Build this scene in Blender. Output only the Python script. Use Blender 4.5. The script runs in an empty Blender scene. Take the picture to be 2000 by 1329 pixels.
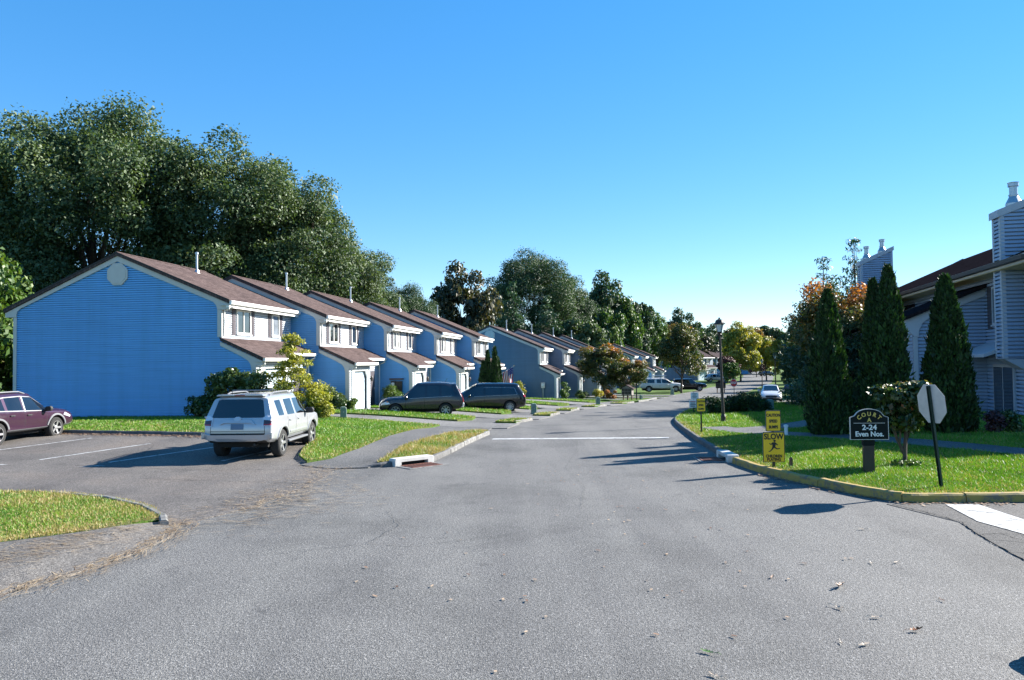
import bpy, bmesh, math, random
import numpy as np
from mathutils import Vector, Matrix
from mathutils.bvhtree import BVHTree

# ------------------------------------------------------------------ camera, sky, sun, exposure
S = bpy.context.scene
COL = S.collection
rad = math.radians
FOC, EYE, PITCH, ROLL = 1500.0, 2.7, math.atan(43 / 1500), 0.012
cd = bpy.data.cameras.new('camera'); cam = bpy.data.objects.new('camera', cd); COL.objects.link(cam)
cd.sensor_width = 36.0; cd.lens = 36.0 * FOC / 2000.0; cd.clip_start = 0.1; cd.clip_end = 3000
_F = Vector((0, math.cos(PITCH), math.sin(PITCH))); _R0 = Vector((1, 0, 0)); _U0 = Vector((0, -math.sin(PITCH), math.cos(PITCH)))
_R = _R0 * math.cos(ROLL) - _U0 * math.sin(ROLL); _U = _U0 * math.cos(ROLL) + _R0 * math.sin(ROLL)
cam.matrix_world = Matrix(((_R.x, _U.x, -_F.x, 0), (_R.y, _U.y, -_F.y, 0), (_R.z, _U.z, -_F.z, EYE), (0, 0, 0, 1)))
S.camera = cam

SUN_EL, SUN_AZ = rad(28), rad(65)          # azimuth clockwise from +Y
W = bpy.data.worlds.new('World'); S.world = W; W.use_nodes = True
wn = W.node_tree.nodes; wl = W.node_tree.links
sky = wn.new('ShaderNodeTexSky'); sky.sky_type = 'NISHITA'; sky.sun_disc = False
sky.sun_elevation = SUN_EL; sky.sun_rotation = SUN_AZ; sky.altitude = 0
sky.air_density = 0.8; sky.dust_density = 0.0; sky.ozone_density = 3.6
bg = wn['Background']; bg.inputs['Strength'].default_value = 0.15
hs = wn.new('ShaderNodeHueSaturation'); hs.inputs['Saturation'].default_value = 1.75; hs.inputs['Hue'].default_value = 0.505
gm = wn.new('ShaderNodeGamma'); gm.inputs['Gamma'].default_value = 0.55
wl.new(sky.outputs[0], gm.inputs['Color']); wl.new(gm.outputs[0], hs.inputs['Color']); wl.new(hs.outputs[0], bg.inputs['Color'])
sl = bpy.data.lights.new('sun', 'SUN'); sl.energy = 5.0; sl.angle = rad(0.5); sl.color = (1.0, 0.95, 0.87)
sun = bpy.data.objects.new('sun', sl); COL.objects.link(sun)
_sd = Vector((math.cos(SUN_EL) * math.sin(SUN_AZ), math.cos(SUN_EL) * math.cos(SUN_AZ), math.sin(SUN_EL)))
sun.rotation_euler = _sd.to_track_quat('Z', 'Y').to_euler(); sun.location = _sd * 60
S.view_settings.view_transform = 'Standard'; S.view_settings.look = 'None'
S.view_settings.exposure = 1.72; S.view_settings.gamma = 1.0; S.view_settings.use_curve_mapping = False
S.cycles.max_bounces = 5; S.cycles.diffuse_bounces = 3; S.cycles.glossy_bounces = 3; S.cycles.transmission_bounces = 4; S.cycles.transparent_max_bounces = 6

# ------------------------------------------------------------------ helpers: objects
def link(o, parent=None):
    COL.objects.link(o)
    if parent is not None: o.parent = parent
    return o
def tag(o, label=None, cat=None, group=None, kind=None):
    if label: o['label'] = label
    if cat: o['category'] = cat
    if group: o['group'] = group
    if kind: o['kind'] = kind
    return o
def thing(name, label, cat, loc=(0, 0, 0), rz=0.0, group=None):
    o = bpy.data.objects.new(name, None); o.empty_display_size = 0.2
    link(o); o.location = loc; o.rotation_euler = (0, 0, rz)
    return tag(o, label, cat, group)
def mobj(name, me, mat=None, parent=None, smooth=False):
    if mat is not None and len(me.materials) == 0: me.materials.append(mat)
    if smooth: me.polygons.foreach_set('use_smooth', [True] * len(me.polygons))
    return link(bpy.data.objects.new(name, me), parent)
def copy_tree(o, parent=None):
    c = o.copy(); COL.objects.link(c)
    if parent is not None: c.parent = parent
    for ch in list(o.children): copy_tree(ch, c)
    return c

class MB:
    def __init__(self): self.v = []; self.f = []
    def add(self, vs, fs):
        n = len(self.v); self.v += [tuple(p) for p in vs]; self.f += [tuple(i + n for i in q) for q in fs]; return self
    def box(self, x0, x1, y0, y1, z0, z1):
        return self.add([(x0,y0,z0),(x1,y0,z0),(x1,y1,z0),(x0,y1,z0),(x0,y0,z1),(x1,y0,z1),(x1,y1,z1),(x0,y1,z1)],
                        [(0,3,2,1),(4,5,6,7),(0,1,5,4),(1,2,6,5),(2,3,7,6),(3,0,4,7)])
    def prism(self, poly, O, A, B, N):
        """poly of (a,b) in plane O + a*A + b*B, thickness vector N"""
        O, A, B, N = Vector(O), Vector(A), Vector(B), Vector(N)
        n = len(poly); p0 = [O + A * a + B * b for a, b in poly]
        return self.add(p0 + [p + N for p in p0], [tuple(range(n - 1, -1, -1)), tuple(range(n, 2 * n))] +
                        [(i, (i + 1) % n, n + (i + 1) % n, n + i) for i in range(n)])
    def tube(self, pts, r, n=8, cap=True):
        pts = [Vector(p) for p in pts]; m = len(pts); rs = r if isinstance(r, (list, tuple)) else [r] * m
        vs = []; ref = Vector((0.31, 0.17, 0.93))
        for i, p in enumerate(pts):
            t = (pts[min(i + 1, m - 1)] - pts[max(i - 1, 0)]).normalized()
            a = t.cross(ref)
            if a.length < 0.05: a = t.cross(Vector((1, 0, 0)))
            a.normalize(); b = t.cross(a)
            for k in range(n):
                w = 2 * math.pi * k / n; vs.append(p + (a * math.cos(w) + b * math.sin(w)) * rs[i])
        fs = [(i * n + k, i * n + (k + 1) % n, (i + 1) * n + (k + 1) % n, (i + 1) * n + k) for i in range(m - 1) for k in range(n)]
        if cap: fs += [tuple(range(n - 1, -1, -1)), tuple(range((m - 1) * n, m * n))]
        return self.add(vs, fs)
    def lathe(self, prof, n=16, O=(0, 0, 0), axis='z', ends=True):
        vs = []
        for r, h in prof:
            for k in range(n):
                w = 2 * math.pi * k / n; a, b = r * math.cos(w), r * math.sin(w)
                q = (a, b, h) if axis == 'z' else ((h, a, b) if axis == 'x' else (b, h, a))
                vs.append((q[0] + O[0], q[1] + O[1], q[2] + O[2]))
        m = len(prof)
        fs = [(i * n + k, i * n + (k + 1) % n, (i + 1) * n + (k + 1) % n, (i + 1) * n + k) for i in range(m - 1) for k in range(n)]
        if ends: fs += [tuple(range(n - 1, -1, -1)), tuple(range((m - 1) * n, m * n))]
        return self.add(vs, fs)
    def mesh(self, name):
        me = bpy.data.meshes.new(name); me.from_pydata(self.v, [], self.f); me.update(); return me
    def build(self, name, mat, parent=None, smooth=False, bevel=0.0):
        me = self.mesh(name)
        bm = bmesh.new(); bm.from_mesh(me)
        bmesh.ops.recalc_face_normals(bm, faces=bm.faces)
        if bevel > 0:
            bmesh.ops.bevel(bm, geom=[e for e in bm.edges if e.is_manifold and e.calc_face_angle(0) > 0.6], offset=bevel, segments=1, affect='EDGES')
        bm.to_mesh(me); bm.free()
        return mobj(name, me, mat, parent, smooth)

def np_mesh(name, verts, faces_n, var=None):
    """verts (N*k,3) with faces of k consecutive verts; var per-vertex float attribute"""
    me = bpy.data.meshes.new(name); k = faces_n; nv = len(verts); nf = nv // k
    me.vertices.add(nv); me.vertices.foreach_set('co', np.asarray(verts, np.float32).ravel())
    me.loops.add(nv); me.loops.foreach_set('vertex_index', np.arange(nv, dtype=np.int32))
    me.polygons.add(nf); me.polygons.foreach_set('loop_start', np.arange(0, nv, k, dtype=np.int32))
    if var is not None:
        at = me.attributes.new('var', 'FLOAT', 'POINT'); at.data.foreach_set('value', np.asarray(var, np.float32))
    me.update(); me.validate(); return me

# ------------------------------------------------------------------ helpers: materials
def new_mat(name):
    m = bpy.data.materials.new(name); m.use_nodes = True
    return m, m.node_tree.nodes, m.node_tree.links, m.node_tree.nodes['Principled BSDF']
def noise(nd, lk, scale, detail=4.0, rough=0.55, vec=None, dim='3D'):
    n = nd.new('ShaderNodeTexNoise'); n.inputs['Scale'].default_value = scale; n.inputs['Detail'].default_value = detail
    n.inputs['Roughness'].default_value = rough
    if vec is not None: lk.new(vec, n.inputs['Vector'])
    return n
def ramp(nd, lk, src, stops):
    r = nd.new('ShaderNodeValToRGB'); e = r.color_ramp.elements
    while len(e) < len(stops): e.new(0.5)
    for i, (p, c) in enumerate(stops):
        e[i].position = p; e[i].color = (c[0], c[1], c[2], 1)
    lk.new(src, r.inputs['Fac']); return r
def mixc(nd, lk, fac, a, b, mode='MIX'):
    m = nd.new('ShaderNodeMix'); m.data_type = 'RGBA'; m.blend_type = mode
    for s, x in ((m.inputs[0], fac), (m.inputs[6], a), (m.inputs[7], b)):
        if hasattr(x, 'is_output'): lk.new(x, s)
        elif isinstance(x, (tuple, list)): s.default_value = (x[0], x[1], x[2], 1)
        else: s.default_value = x
    return m.outputs[2]
def bump(nd, lk, src, b, dist=0.01, st=0.5):
    n = nd.new('ShaderNodeBump'); n.inputs['Distance'].default_value = dist; n.inputs['Strength'].default_value = st
    lk.new(src, n.inputs['Height']); lk.new(n.outputs[0], b.inputs['Normal'])
def simple(name, col, rough=0.6, metal=0.0, var=0.12, scale=3.0, coat=0.0, spec=0.5, bmp=0.0):
    m, nd, lk, b = new_mat(name)
    tc = nd.new('ShaderNodeTexCoord')
    n = noise(nd, lk, scale, 5, 0.6, tc.outputs['Object'])
    lo = [c * (1 - var) for c in col]; hi = [min(1, c * (1 + var)) for c in col]
    r = ramp(nd, lk, n.outputs['Fac'], [(0.3, lo), (0.7, hi)])
    lk.new(r.outputs[0], b.inputs['Base Color'])
    b.inputs['Roughness'].default_value = rough; b.inputs['Metallic'].default_value = metal
    b.inputs['Coat Weight'].default_value = coat; b.inputs['Coat Roughness'].default_value = 0.04
    b.inputs['Specular IOR Level'].default_value = spec
    if bmp > 0:
        n2 = noise(nd, lk, scale * 12, 3, 0.6, tc.outputs['Object']); bump(nd, lk, n2.outputs['Fac'], b, 0.01, bmp)
    return m
def siding_mat(name, col):
    m, nd, lk, b = new_mat(name)
    tc = nd.new('ShaderNodeTexCoord'); mp = nd.new('ShaderNodeMapping'); lk.new(tc.outputs['Object'], mp.inputs['Vector'])
    mp.inputs['Scale'].default_value = (0.25, 0.25, 9.8)
    n = noise(nd, lk, 1.0, 3, 0.6, mp.outputs[0]); n2 = noise(nd, lk, 0.35, 4, 0.6, tc.outputs['Object'])
    r = ramp(nd, lk, n.outputs['Fac'], [(0.3, [c * 0.93 for c in col]), (0.7, [min(1, c * 1.06) for c in col])])
    r2 = ramp(nd, lk, n2.outputs['Fac'], [(0.3, (0.9, 0.9, 0.92)), (0.65, (1, 1, 1))])
    mp2 = nd.new('ShaderNodeMapping'); lk.new(tc.outputs['Object'], mp2.inputs['Vector']); mp2.inputs['Scale'].default_value = (2.2, 2.2, 0.12)
    n4 = noise(nd, lk, 1.0, 6, 0.7, mp2.outputs[0])
    r4 = ramp(nd, lk, n4.outputs['Fac'], [(0.32, (0.9, 0.91, 0.9)), (0.55, (1, 1, 1)), (0.75, (1.04, 1.04, 1.03))])
    c = mixc(nd, lk, 1.0, r.outputs[0], r2.outputs[0], 'MULTIPLY')
    lk.new(mixc(nd, lk, 1.0, c, r4.outputs[0], 'MULTIPLY'), b.inputs['Base Color'])
    b.inputs['Roughness'].default_value = 0.5
    return m
def asphalt_mat(name, lo, mid, hi, tint, patch=0.25, bmp=0.55):
    m, nd, lk, b = new_mat(name)
    tc = nd.new('ShaderNodeTexCoord'); o = tc.outputs['Object']
    n1 = noise(nd, lk, 34, 2, 0.7, o); n2 = noise(nd, lk, 0.35, 6, 0.62, o); n3 = noise(nd, lk, 110, 1, 0.5, o)
    vo = nd.new('ShaderNodeTexVoronoi'); vo.inputs['Scale'].default_value = 80; lk.new(o, vo.inputs['Vector'])
    r = ramp(nd, lk, n1.outputs['Fac'], [(0.30, lo), (0.5, mid), (0.70, hi)])
    sp = ramp(nd, lk, vo.outputs['Color'], [(0.0, (0.5, 0.5, 0.5)), (0.5, (0.92, 0.92, 0.92)), (0.8, (1.2, 1.2, 1.2)), (0.97, (1.9, 1.9, 1.9))])
    c = mixc(nd, lk, 1.0, r.outputs[0], sp.outputs[0], 'MULTIPLY')
    r2 = ramp(nd, lk, n2.outputs['Fac'], [(0.3, (1 - patch, 1 - patch, 1 - patch)), (0.5, (1, 1, 1)), (0.72, tint)])
    c2 = mixc(nd, lk, 1.0, c, r2.outputs[0], 'MULTIPLY')
    mp = nd.new('ShaderNodeMapping'); lk.new(o, mp.inputs['Vector']); mp.inputs['Scale'].default_value = (0.75, 0.045, 1.0); mp.inputs['Rotation'].default_value = (0, 0, 0.12)
    n5 = noise(nd, lk, 1.0, 3, 0.6, mp.outputs[0]); n6 = noise(nd, lk, 1.7, 7, 0.72, o)
    r5 = ramp(nd, lk, n5.outputs['Fac'], [(0.35, (0.86, 0.86, 0.87)), (0.5, (1, 1, 1)), (0.65, (1.1, 1.1, 1.09))])
    r6 = ramp(nd, lk, n6.outputs['Fac'], [(0.3, (0.72, 0.72, 0.73)), (0.42, (1, 1, 1)), (0.8, (1.06, 1.06, 1.05))])
    c3 = mixc(nd, lk, 1.0, c2, r5.outputs[0], 'MULTIPLY')
    lk.new(mixc(nd, lk, 1.0, c3, r6.outputs[0], 'MULTIPLY'), b.inputs['Base Color'])
    b.inputs['Roughness'].default_value = 0.82; b.inputs['Specular IOR Level'].default_value = 0.3
    bump(nd, lk, vo.outputs['Distance'], b, 0.012, bmp)
    return m
def leaf_mat(name, stops, rough=0.5, trans=0.25, tcol=None):
    m, nd, lk, b = new_mat(name)
    a = nd.new('ShaderNodeAttribute'); a.attribute_name = 'var'
    r = ramp(nd, lk, a.outputs['Fac'], stops)
    lk.new(r.outputs[0], b.inputs['Base Color']); b.inputs['Roughness'].default_value = rough
    t = nd.new('ShaderNodeBsdfTranslucent')
    lk.new(mixc(nd, lk, 1.0, r.outputs[0], tcol or (1.5, 1.5, 0.6), 'MULTIPLY'), t.inputs['Color'])
    mx = nd.new('ShaderNodeMixShader'); mx.inputs[0].default_value = trans
    lk.new(b.outputs[0], mx.inputs[1]); lk.new(t.outputs[0], mx.inputs[2])
    lk.new(mx.outputs[0], nd['Material Output'].inputs['Surface'])
    return m
def grass_ground_mat(name, g1, g2, dry):
    m, nd, lk, b = new_mat(name)
    tc = nd.new('ShaderNodeTexCoord'); o = tc.outputs['Object']
    n1 = noise(nd, lk, 14, 5, 0.7, o); n2 = noise(nd, lk, 0.5, 5, 0.6, o)
    r = ramp(nd, lk, n1.outputs['Fac'], [(0.3, g1), (0.65, g2)])
    r2 = ramp(nd, lk, n2.outputs['Fac'], [(0.5, (0, 0, 0)), (0.75, (0.6, 0.6, 0.6))])
    lk.new(mixc(nd, lk, r2.outputs[0], r.outputs[0], dry), b.inputs['Base Color'])
    b.inputs['Roughness'].default_value = 0.9; b.inputs['Specular IOR Level'].default_value = 0.15
    bump(nd, lk, n1.outputs['Fac'], b, 0.05, 0.8)
    return m
def roof_mat(name, col):
    m, nd, lk, b = new_mat(name)
    tc = nd.new('ShaderNodeTexCoord'); mp = nd.new('ShaderNodeMapping'); lk.new(tc.outputs['Object'], mp.inputs['Vector'])
    br = nd.new('ShaderNodeTexBrick'); br.inputs['Scale'].default_value = 1.0
    br.inputs['Brick Width'].default_value = 0.3; br.inputs['Row Height'].default_value = 0.13; br.inputs['Mortar Size'].default_value = 0.008
    br.inputs['Color1'].default_value = (*[c * 0.8 for c in col], 1); br.inputs['Color2'].default_value = (*[c * 1.25 for c in col], 1)
    br.inputs['Mortar'].default_value = (*[c * 0.4 for c in col], 1)
    mp.inputs['Rotation'].default_value = (0, 0, math.pi / 2); lk.new(mp.outputs[0], br.inputs['Vector'])
    n2 = noise(nd, lk, 0.7, 6, 0.65, tc.outputs['Object']); n3 = noise(nd, lk, 60, 2, 0.6, tc.outputs['Object'])
    r2 = ramp(nd, lk, n2.outputs['Fac'], [(0.3, (0.82, 0.82, 0.84)), (0.7, (1.15, 1.12, 1.1))])
    r3 = ramp(nd, lk, n3.outputs['Fac'], [(0.3, (0.75, 0.75, 0.75)), (0.7, (1.25, 1.25, 1.25))])
    c = mixc(nd, lk, 1.0, br.outputs['Color'], r2.outputs[0], 'MULTIPLY')
    lk.new(mixc(nd, lk, 1.0, c, r3.outputs[0], 'MULTIPLY'), b.inputs['Base Color'])
    b.inputs['Roughness'].default_value = 1.0; b.inputs['Specular IOR Level'].default_value = 0.0; bump(nd, lk, n3.outputs['Fac'], b, 0.01, 0.4)
    return m
def glass_mat(name, col=(0.02, 0.025, 0.03), rough=0.03, spec=0.8):
    m, nd, lk, b = new_mat(name)
    tc = nd.new('ShaderNodeTexCoord'); n = noise(nd, lk, 1.2, 2, 0.5, tc.outputs['Object'])
    r = ramp(nd, lk, n.outputs['Fac'], [(0.35, [c * 0.6 for c in col]), (0.7, [c * 1.5 for c in col])])
    lk.new(r.outputs[0], b.inputs['Base Color'])
    b.inputs['Roughness'].default_value = rough; b.inputs['Specular IOR Level'].default_value = spec; b.inputs['Coat Weight'].default_value = 0.5; b.inputs['Coat Roughness'].default_value = 0.02
    return m

M = {}
M['road'] = asphalt_mat('asphalt_road', (0.068, 0.066, 0.063), (0.132, 0.128, 0.122), (0.215, 0.208, 0.198), (1.15, 1.14, 1.13), 0.3)
M['lot'] = asphalt_mat('asphalt_lot', (0.06, 0.054, 0.049), (0.125, 0.112, 0.102), (0.205, 0.19, 0.176), (1.2, 1.12, 1.05), 0.3)
M['drive'] = asphalt_mat('asphalt_drive', (0.10, 0.097, 0.093), (0.165, 0.16, 0.154), (0.235, 0.228, 0.22), (1.1, 1.09, 1.08), 0.2)
M['walk'] = asphalt_mat('asphalt_walk', (0.065, 0.064, 0.063), (0.12, 0.118, 0.115), (0.18, 0.176, 0.172), (1.15, 1.1, 1.06), 0.25)
M['darkasphalt'] = asphalt_mat('asphalt_dark', (0.035, 0.034, 0.034), (0.075, 0.072, 0.070), (0.13, 0.126, 0.122), (1.25, 1.2, 1.15), 0.3)
M['berm'] = asphalt_mat('asphalt_berm', (0.07, 0.064, 0.058), (0.135, 0.124, 0.113), (0.21, 0.195, 0.18), (1.3, 1.2, 1.1), 0.3)
M['lawn'] = grass_ground_mat('lawn_soil', (0.035, 0.075, 0.012), (0.085, 0.15, 0.022), (0.17, 0.13, 0.055))
M['ground'] = grass_ground_mat('ground_grass', (0.04, 0.08, 0.014), (0.095, 0.16, 0.03), (0.15, 0.13, 0.05))
M['grass'] = leaf_mat('grass_blades', [(0.0, (0.045, 0.115, 0.006)), (0.35, (0.10, 0.23, 0.012)), (0.6, (0.17, 0.31, 0.02)), (0.72, (0.24, 0.22, 0.07)), (1.0, (0.42, 0.31, 0.15))], 0.55, 0.25)
M['curb'] = simple('concrete_curb', (0.15, 0.147, 0.14), 0.85, var=0.6, scale=6, bmp=0.5)
M['curbdark'] = simple('asphalt_curb', (0.10, 0.098, 0.096), 0.85, var=0.4, scale=7, bmp=0.6)
M['curbwhite'] = simple('white_concrete', (0.50, 0.485, 0.455), 0.8, var=0.15, scale=5, bmp=0.3)
def worn_paint(name, paint, under):
    m, nd, lk, b = new_mat(name)
    tc = nd.new('ShaderNodeTexCoord'); n = noise(nd, lk, 5.5, 8, 0.8, tc.outputs['Object'])
    r = ramp(nd, lk, n.outputs['Fac'], [(0.42, under), (0.50, paint), (1.0, [min(1, c * 1.1) for c in paint])])
    lk.new(r.outputs[0], b.inputs['Base Color']); b.inputs['Roughness'].default_value = 0.7
    bump(nd, lk, n.outputs['Fac'], b, 0.01, 0.4); return m
M['yellowcurb'] = worn_paint('yellow_curb_paint', (0.34, 0.23, 0.05), (0.16, 0.13, 0.085))
M['whitepaint'] = worn_paint('white_road_paint', (0.46, 0.46, 0.45), (0.17, 0.17, 0.165))
M['siding'] = siding_mat('blue_siding', (0.13, 0.42, 0.78))
M['pale'] = siding_mat('pale_siding', (0.52, 0.58, 0.64))
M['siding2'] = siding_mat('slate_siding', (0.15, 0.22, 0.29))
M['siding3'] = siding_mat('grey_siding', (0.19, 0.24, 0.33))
M['trim'] = simple('trim_paint', (0.52, 0.50, 0.46), 0.5, var=0.06)
M['white'] = simple('white_paint', (0.78, 0.77, 0.73), 0.45, var=0.05)
M['garage'] = simple('garage_door_paint', (0.50, 0.60, 0.66), 0.45, var=0.05)
M['roof'] = roof_mat('brown_shingles', (0.098, 0.074, 0.070))
M['roof2'] = roof_mat('grey_brown_shingles', (0.085, 0.07, 0.07))
M['roofdark'] = simple('roof_edge', (0.02, 0.018, 0.018), 0.7)
M['shutter'] = simple('shutter_paint', (0.065, 0.055, 0.062), 0.5)
M['glass'] = glass_mat('window_glass')
M['brownwall'] = simple('brown_board', (0.20, 0.175, 0.16), 0.7, var=0.1)
M['metal'] = simple('galvanised_metal', (0.42, 0.44, 0.46), 0.35, 0.8, var=0.1)
M['darkmetal'] = simple('black_metal', (0.012, 0.012, 0.013), 0.4, 0.3)
M['bronze'] = simple('dark_bronze', (0.035, 0.028, 0.024), 0.5, 0.2)
M['wood'] = simple('weathered_wood', (0.10, 0.06, 0.04), 0.8, var=0.3, scale=8)
M['rust'] = simple('rusty_iron', (0.16, 0.055, 0.035), 0.75, var=0.4, scale=12)
M['black'] = simple('flat_black', (0.006, 0.006, 0.006), 0.8)
M['bark'] = simple('bark', (0.075, 0.055, 0.042), 0.9, var=0.45, scale=9, bmp=0.9)
M['crack'] = simple('crack_tar', (0.02, 0.02, 0.02), 0.8)

# ------------------------------------------------------------------ terrain
def lerp(x, xs, ys): return float(np.interp(x, xs, ys))
def sm(t): t = min(1.0, max(0.0, t)); return t * t * (3 - 2 * t)
def road_z(y): return sum(lerp(y + d, [28, 65, 107, 150, 260], [0, -1.0, -1.75, -1.95, -2.0]) for d in (-5, -2.5, 0, 2.5, 5)) / 5
XLy = [-20, 0, 9, 12, 18, 20, 23, 26, 29.5, 36.6, 43.7, 49.5, 54.7, 60.8, 64.4, 73.3, 85, 100, 125, 150, 200, 260]
XLx = [-9, -7, -6.1, -5.5, -4.4, -2.8, -1.75, -1.35, -0.85, 0.25, 2.2, 3.5, 4.9, 7.2, 8.9, 13.0, 17.0, 22, 32, 43.5, 60, 78]
XRy = [-20, 8, 13, 14.4, 16.2, 17.9, 21, 26.8, 34.2, 39.7, 48, 59.5, 72, 85, 100, 125, 150, 200, 260]
XRx = [60, 20, 9.5, 7.1, 6.4, 5.9, 5.65, 6.2, 7.2, 8.4, 10.8, 15.5, 20.5, 25, 30, 40, 50.5, 68, 86]
def xl(y): return lerp(y, XLy, XLx)
def xr(y): return lerp(y, XRy, XRx)
def gz(x, y):
    z = road_z(y)
    bl = lerp(y, [12, 20, 30, 40, 66, 76, 100], [0.0, 0.14, 0.5, 0.52, 0.5, 0.18, 0.12])
    z += bl * sm((xl(y) - x) / 10.0)
    br = lerp(y, [10, 14, 22, 40, 55, 62, 80], [0.0, 0.08, 0.25, 0.2, 0.1, 0.05, 0.05])
    z += br * sm((x - xr(y)) / 9.0)
    return z
def drape(name, poly, dz, mat, step=1.0, skirt=0.0, parent=None, zf=None):
    bm = bmesh.new(); vs = [bm.verts.new((x, y, 0)) for x, y in poly]; bm.faces.new(vs)
    bmesh.ops.triangulate(bm, faces=bm.faces[:])
    xs = [p[0] for p in poly]; ys = [p[1] for p in poly]
    for ax, lo, hi in ((0, min(xs), max(xs)), (1, min(ys), max(ys))):
        k = math.ceil(lo / step + 1e-4)
        while k * step < hi - 1e-4:
            co = (k * step, 0, 0) if ax == 0 else (0, k * step, 0); no = (1, 0, 0) if ax == 0 else (0, 1, 0)
            bmesh.ops.bisect_plane(bm, geom=bm.verts[:] + bm.edges[:] + bm.faces[:], plane_co=co, plane_no=no, dist=1e-5); k += 1
    bmesh.ops.recalc_face_normals(bm, faces=bm.faces[:])
    for f in bm.faces:
        if f.normal.z < 0: f.normal_flip()
    for v in bm.verts: v.co.z = gz(v.co.x, v.co.y) + (dz if zf is None else zf(v.co.x, v.co.y))
    if skirt > 0:
        be = [e for e in bm.edges if len(e.link_faces) == 1]
        r = bmesh.ops.extrude_edge_only(bm, edges=be)
        for g in r['geom']:
            if isinstance(g, bmesh.types.BMVert): g.co.z -= skirt
    me = bpy.data.meshes.new(name); bm.to_mesh(me); bm.free()
    return mobj(name, me, mat, parent)
def structure(o, label=None): return tag(o, label, kind='structure')
def ribbon_poly(pts, w0, w1=None):
    """polygon from a centreline: offset left by w0 and right by w1"""
    w1 = w0 if w1 is None else w1; L = []; Rr = []
    for i, p in enumerate(pts):
        a = Vector(pts[max(i - 1, 0)]); b = Vector(pts[min(i + 1, len(pts) - 1)]); t = (b - a).normalized(); n = Vector((-t.y, t.x))
        L.append(tuple(Vector(p) + n * w0)); Rr.append(tuple(Vector(p) - n * w1))
    return L + Rr[::-1]
def smooth_line(pts, n=6):
    out = []
    P = [Vector(p) for p in pts]
    for i in range(len(P) - 1):
        p0, p1, p2, p3 = P[max(i - 1, 0)], P[i], P[i + 1], P[min(i + 2, len(P) - 1)]
        for k in range(n):
            t = k / n
            out.append(0.5 * ((2 * p1) + (p2 - p0) * t + (2 * p0 - 5 * p1 + 4 * p2 - p3) * t * t + (-p0 + 3 * p1 - 3 * p2 + p3) * t ** 3))
    out.append(P[-1]); return [tuple(q) for q in out]
def curb(name, pts, mat, h=0.14, w=0.15, label=None, parent=None, seed=0, slope=0.03, h_end=None):
    """concrete kerb swept along a line; the kerb lies to the LEFT of the direction of travel"""
    rnd = random.Random(seed); mb = MB(); n = len(pts); vs = []; fs = []
    for i, p in enumerate(pts):
        a = Vector(pts[max(i - 1, 0)]); b = Vector(pts[min(i + 1, n - 1)]); t = (b - a).normalized(); nn = Vector((-t.y, t.x)); p = Vector(p)
        hh = h if h_end is None else h + (h_end - h) * i / (n - 1)
        hh += rnd.uniform(-0.008, 0.008); z = gz(p.x, p.y)
        for off, zz in ((0, -0.05), (slope * 0.5, hh - 0.03), (slope + 0.02, hh), (w - 0.02, hh), (w, hh - 0.02), (w, -0.05)):
            q = p + nn * (off + rnd.uniform(-0.004, 0.004)); vs.append((q.x, q.y, z + zz))
    for i in range(n - 1):
        for k in range(5): fs.append((i * 6 + k, (i + 1) * 6 + k, (i + 1) * 6 + k + 1, i * 6 + k + 1))
    fs.append(tuple(range(6))); fs.append(tuple(range((n - 1) * 6 + 5, (n - 1) * 6 - 1, -1)))
    mb.add(vs, fs); o = mb.build(name, mat, parent)
    return structure(o, label) if parent is None else o
def resample(pts, d):
    out = [Vector(pts[0])]
    for a, b in zip(pts[:-1], pts[1:]):
        a, b = Vector(a), Vector(b); k = max(1, int(round((b - a).length / d)))
        out += [a + (b - a) * (i / k) for i in range(1, k + 1)]
    return [tuple(p) for p in out]
# ------------------------------------------------------------------ house frames
class Frame:
    def __init__(self, c, deg): self.c = Vector(c); a = rad(deg); self.a = a; self.V = Vector((math.cos(a), -math.sin(a))); self.U = Vector((math.sin(a), math.cos(a)))
    def P(self, x, y): return tuple(self.c + self.V * x + self.U * y)
    def xroad(self, y, off=0.0):
        x = 0.0
        while x < 30:
            q = self.P(x, y)
            if q[0] >= xl(q[1]) - off: break
            x += 0.05
        return x
UL = 7.46
ROW1 = [Frame(c, 7.4) for c in ((-13.03, 34.4), (-10.48, 41.8), (-8.0, 49.0), (-5.54, 56.2), (-3.17, 63.4))]
Z1 = [0.43, 0.18, -0.03, -0.24, -0.34]
ROW2 = [Frame(c, 10.0) for c in ((2.7, 76.0), (5.58, 83.07), (8.46, 90.1), (11.3, 97.2))]
Z2 = [-1.1, -1.2, -1.3, -1.4]
ROW3 = [Frame(c, 14.0) for c in ((19.6, 126.0), (22.6, 132.9), (25.6, 139.8))]
Z3 = [-1.75, -1.8, -1.85]

# ------------------------------------------------------------------ ground
def ground_sheet():
    xs = np.concatenate([[-900, -500, -300, -200, -140, -100, -75, -55], np.arange(-45, 60.1, 1.5), [66, 75, 90, 110, 140, 180, 240, 350, 550, 900]])
    ys = np.concatenate([[-300, -120, -50, -25], np.arange(-15, 108.1, 1.5), [114, 122, 130, 140, 150, 165, 180, 200, 225, 260, 300, 360, 450, 600, 900, 1400]])
    vs = [(x, y, gz(x, y) - 0.06) for y in ys for x in xs]; nx = len(xs)
    fs = [(j * nx + i, j * nx + i + 1, (j + 1) * nx + i + 1, (j + 1) * nx + i) for j in range(len(ys) - 1) for i in range(nx - 1)]
    mb = MB().add(vs, fs); o = mb.build('ground', M['ground']); return structure(o)
ground_sheet()

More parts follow.
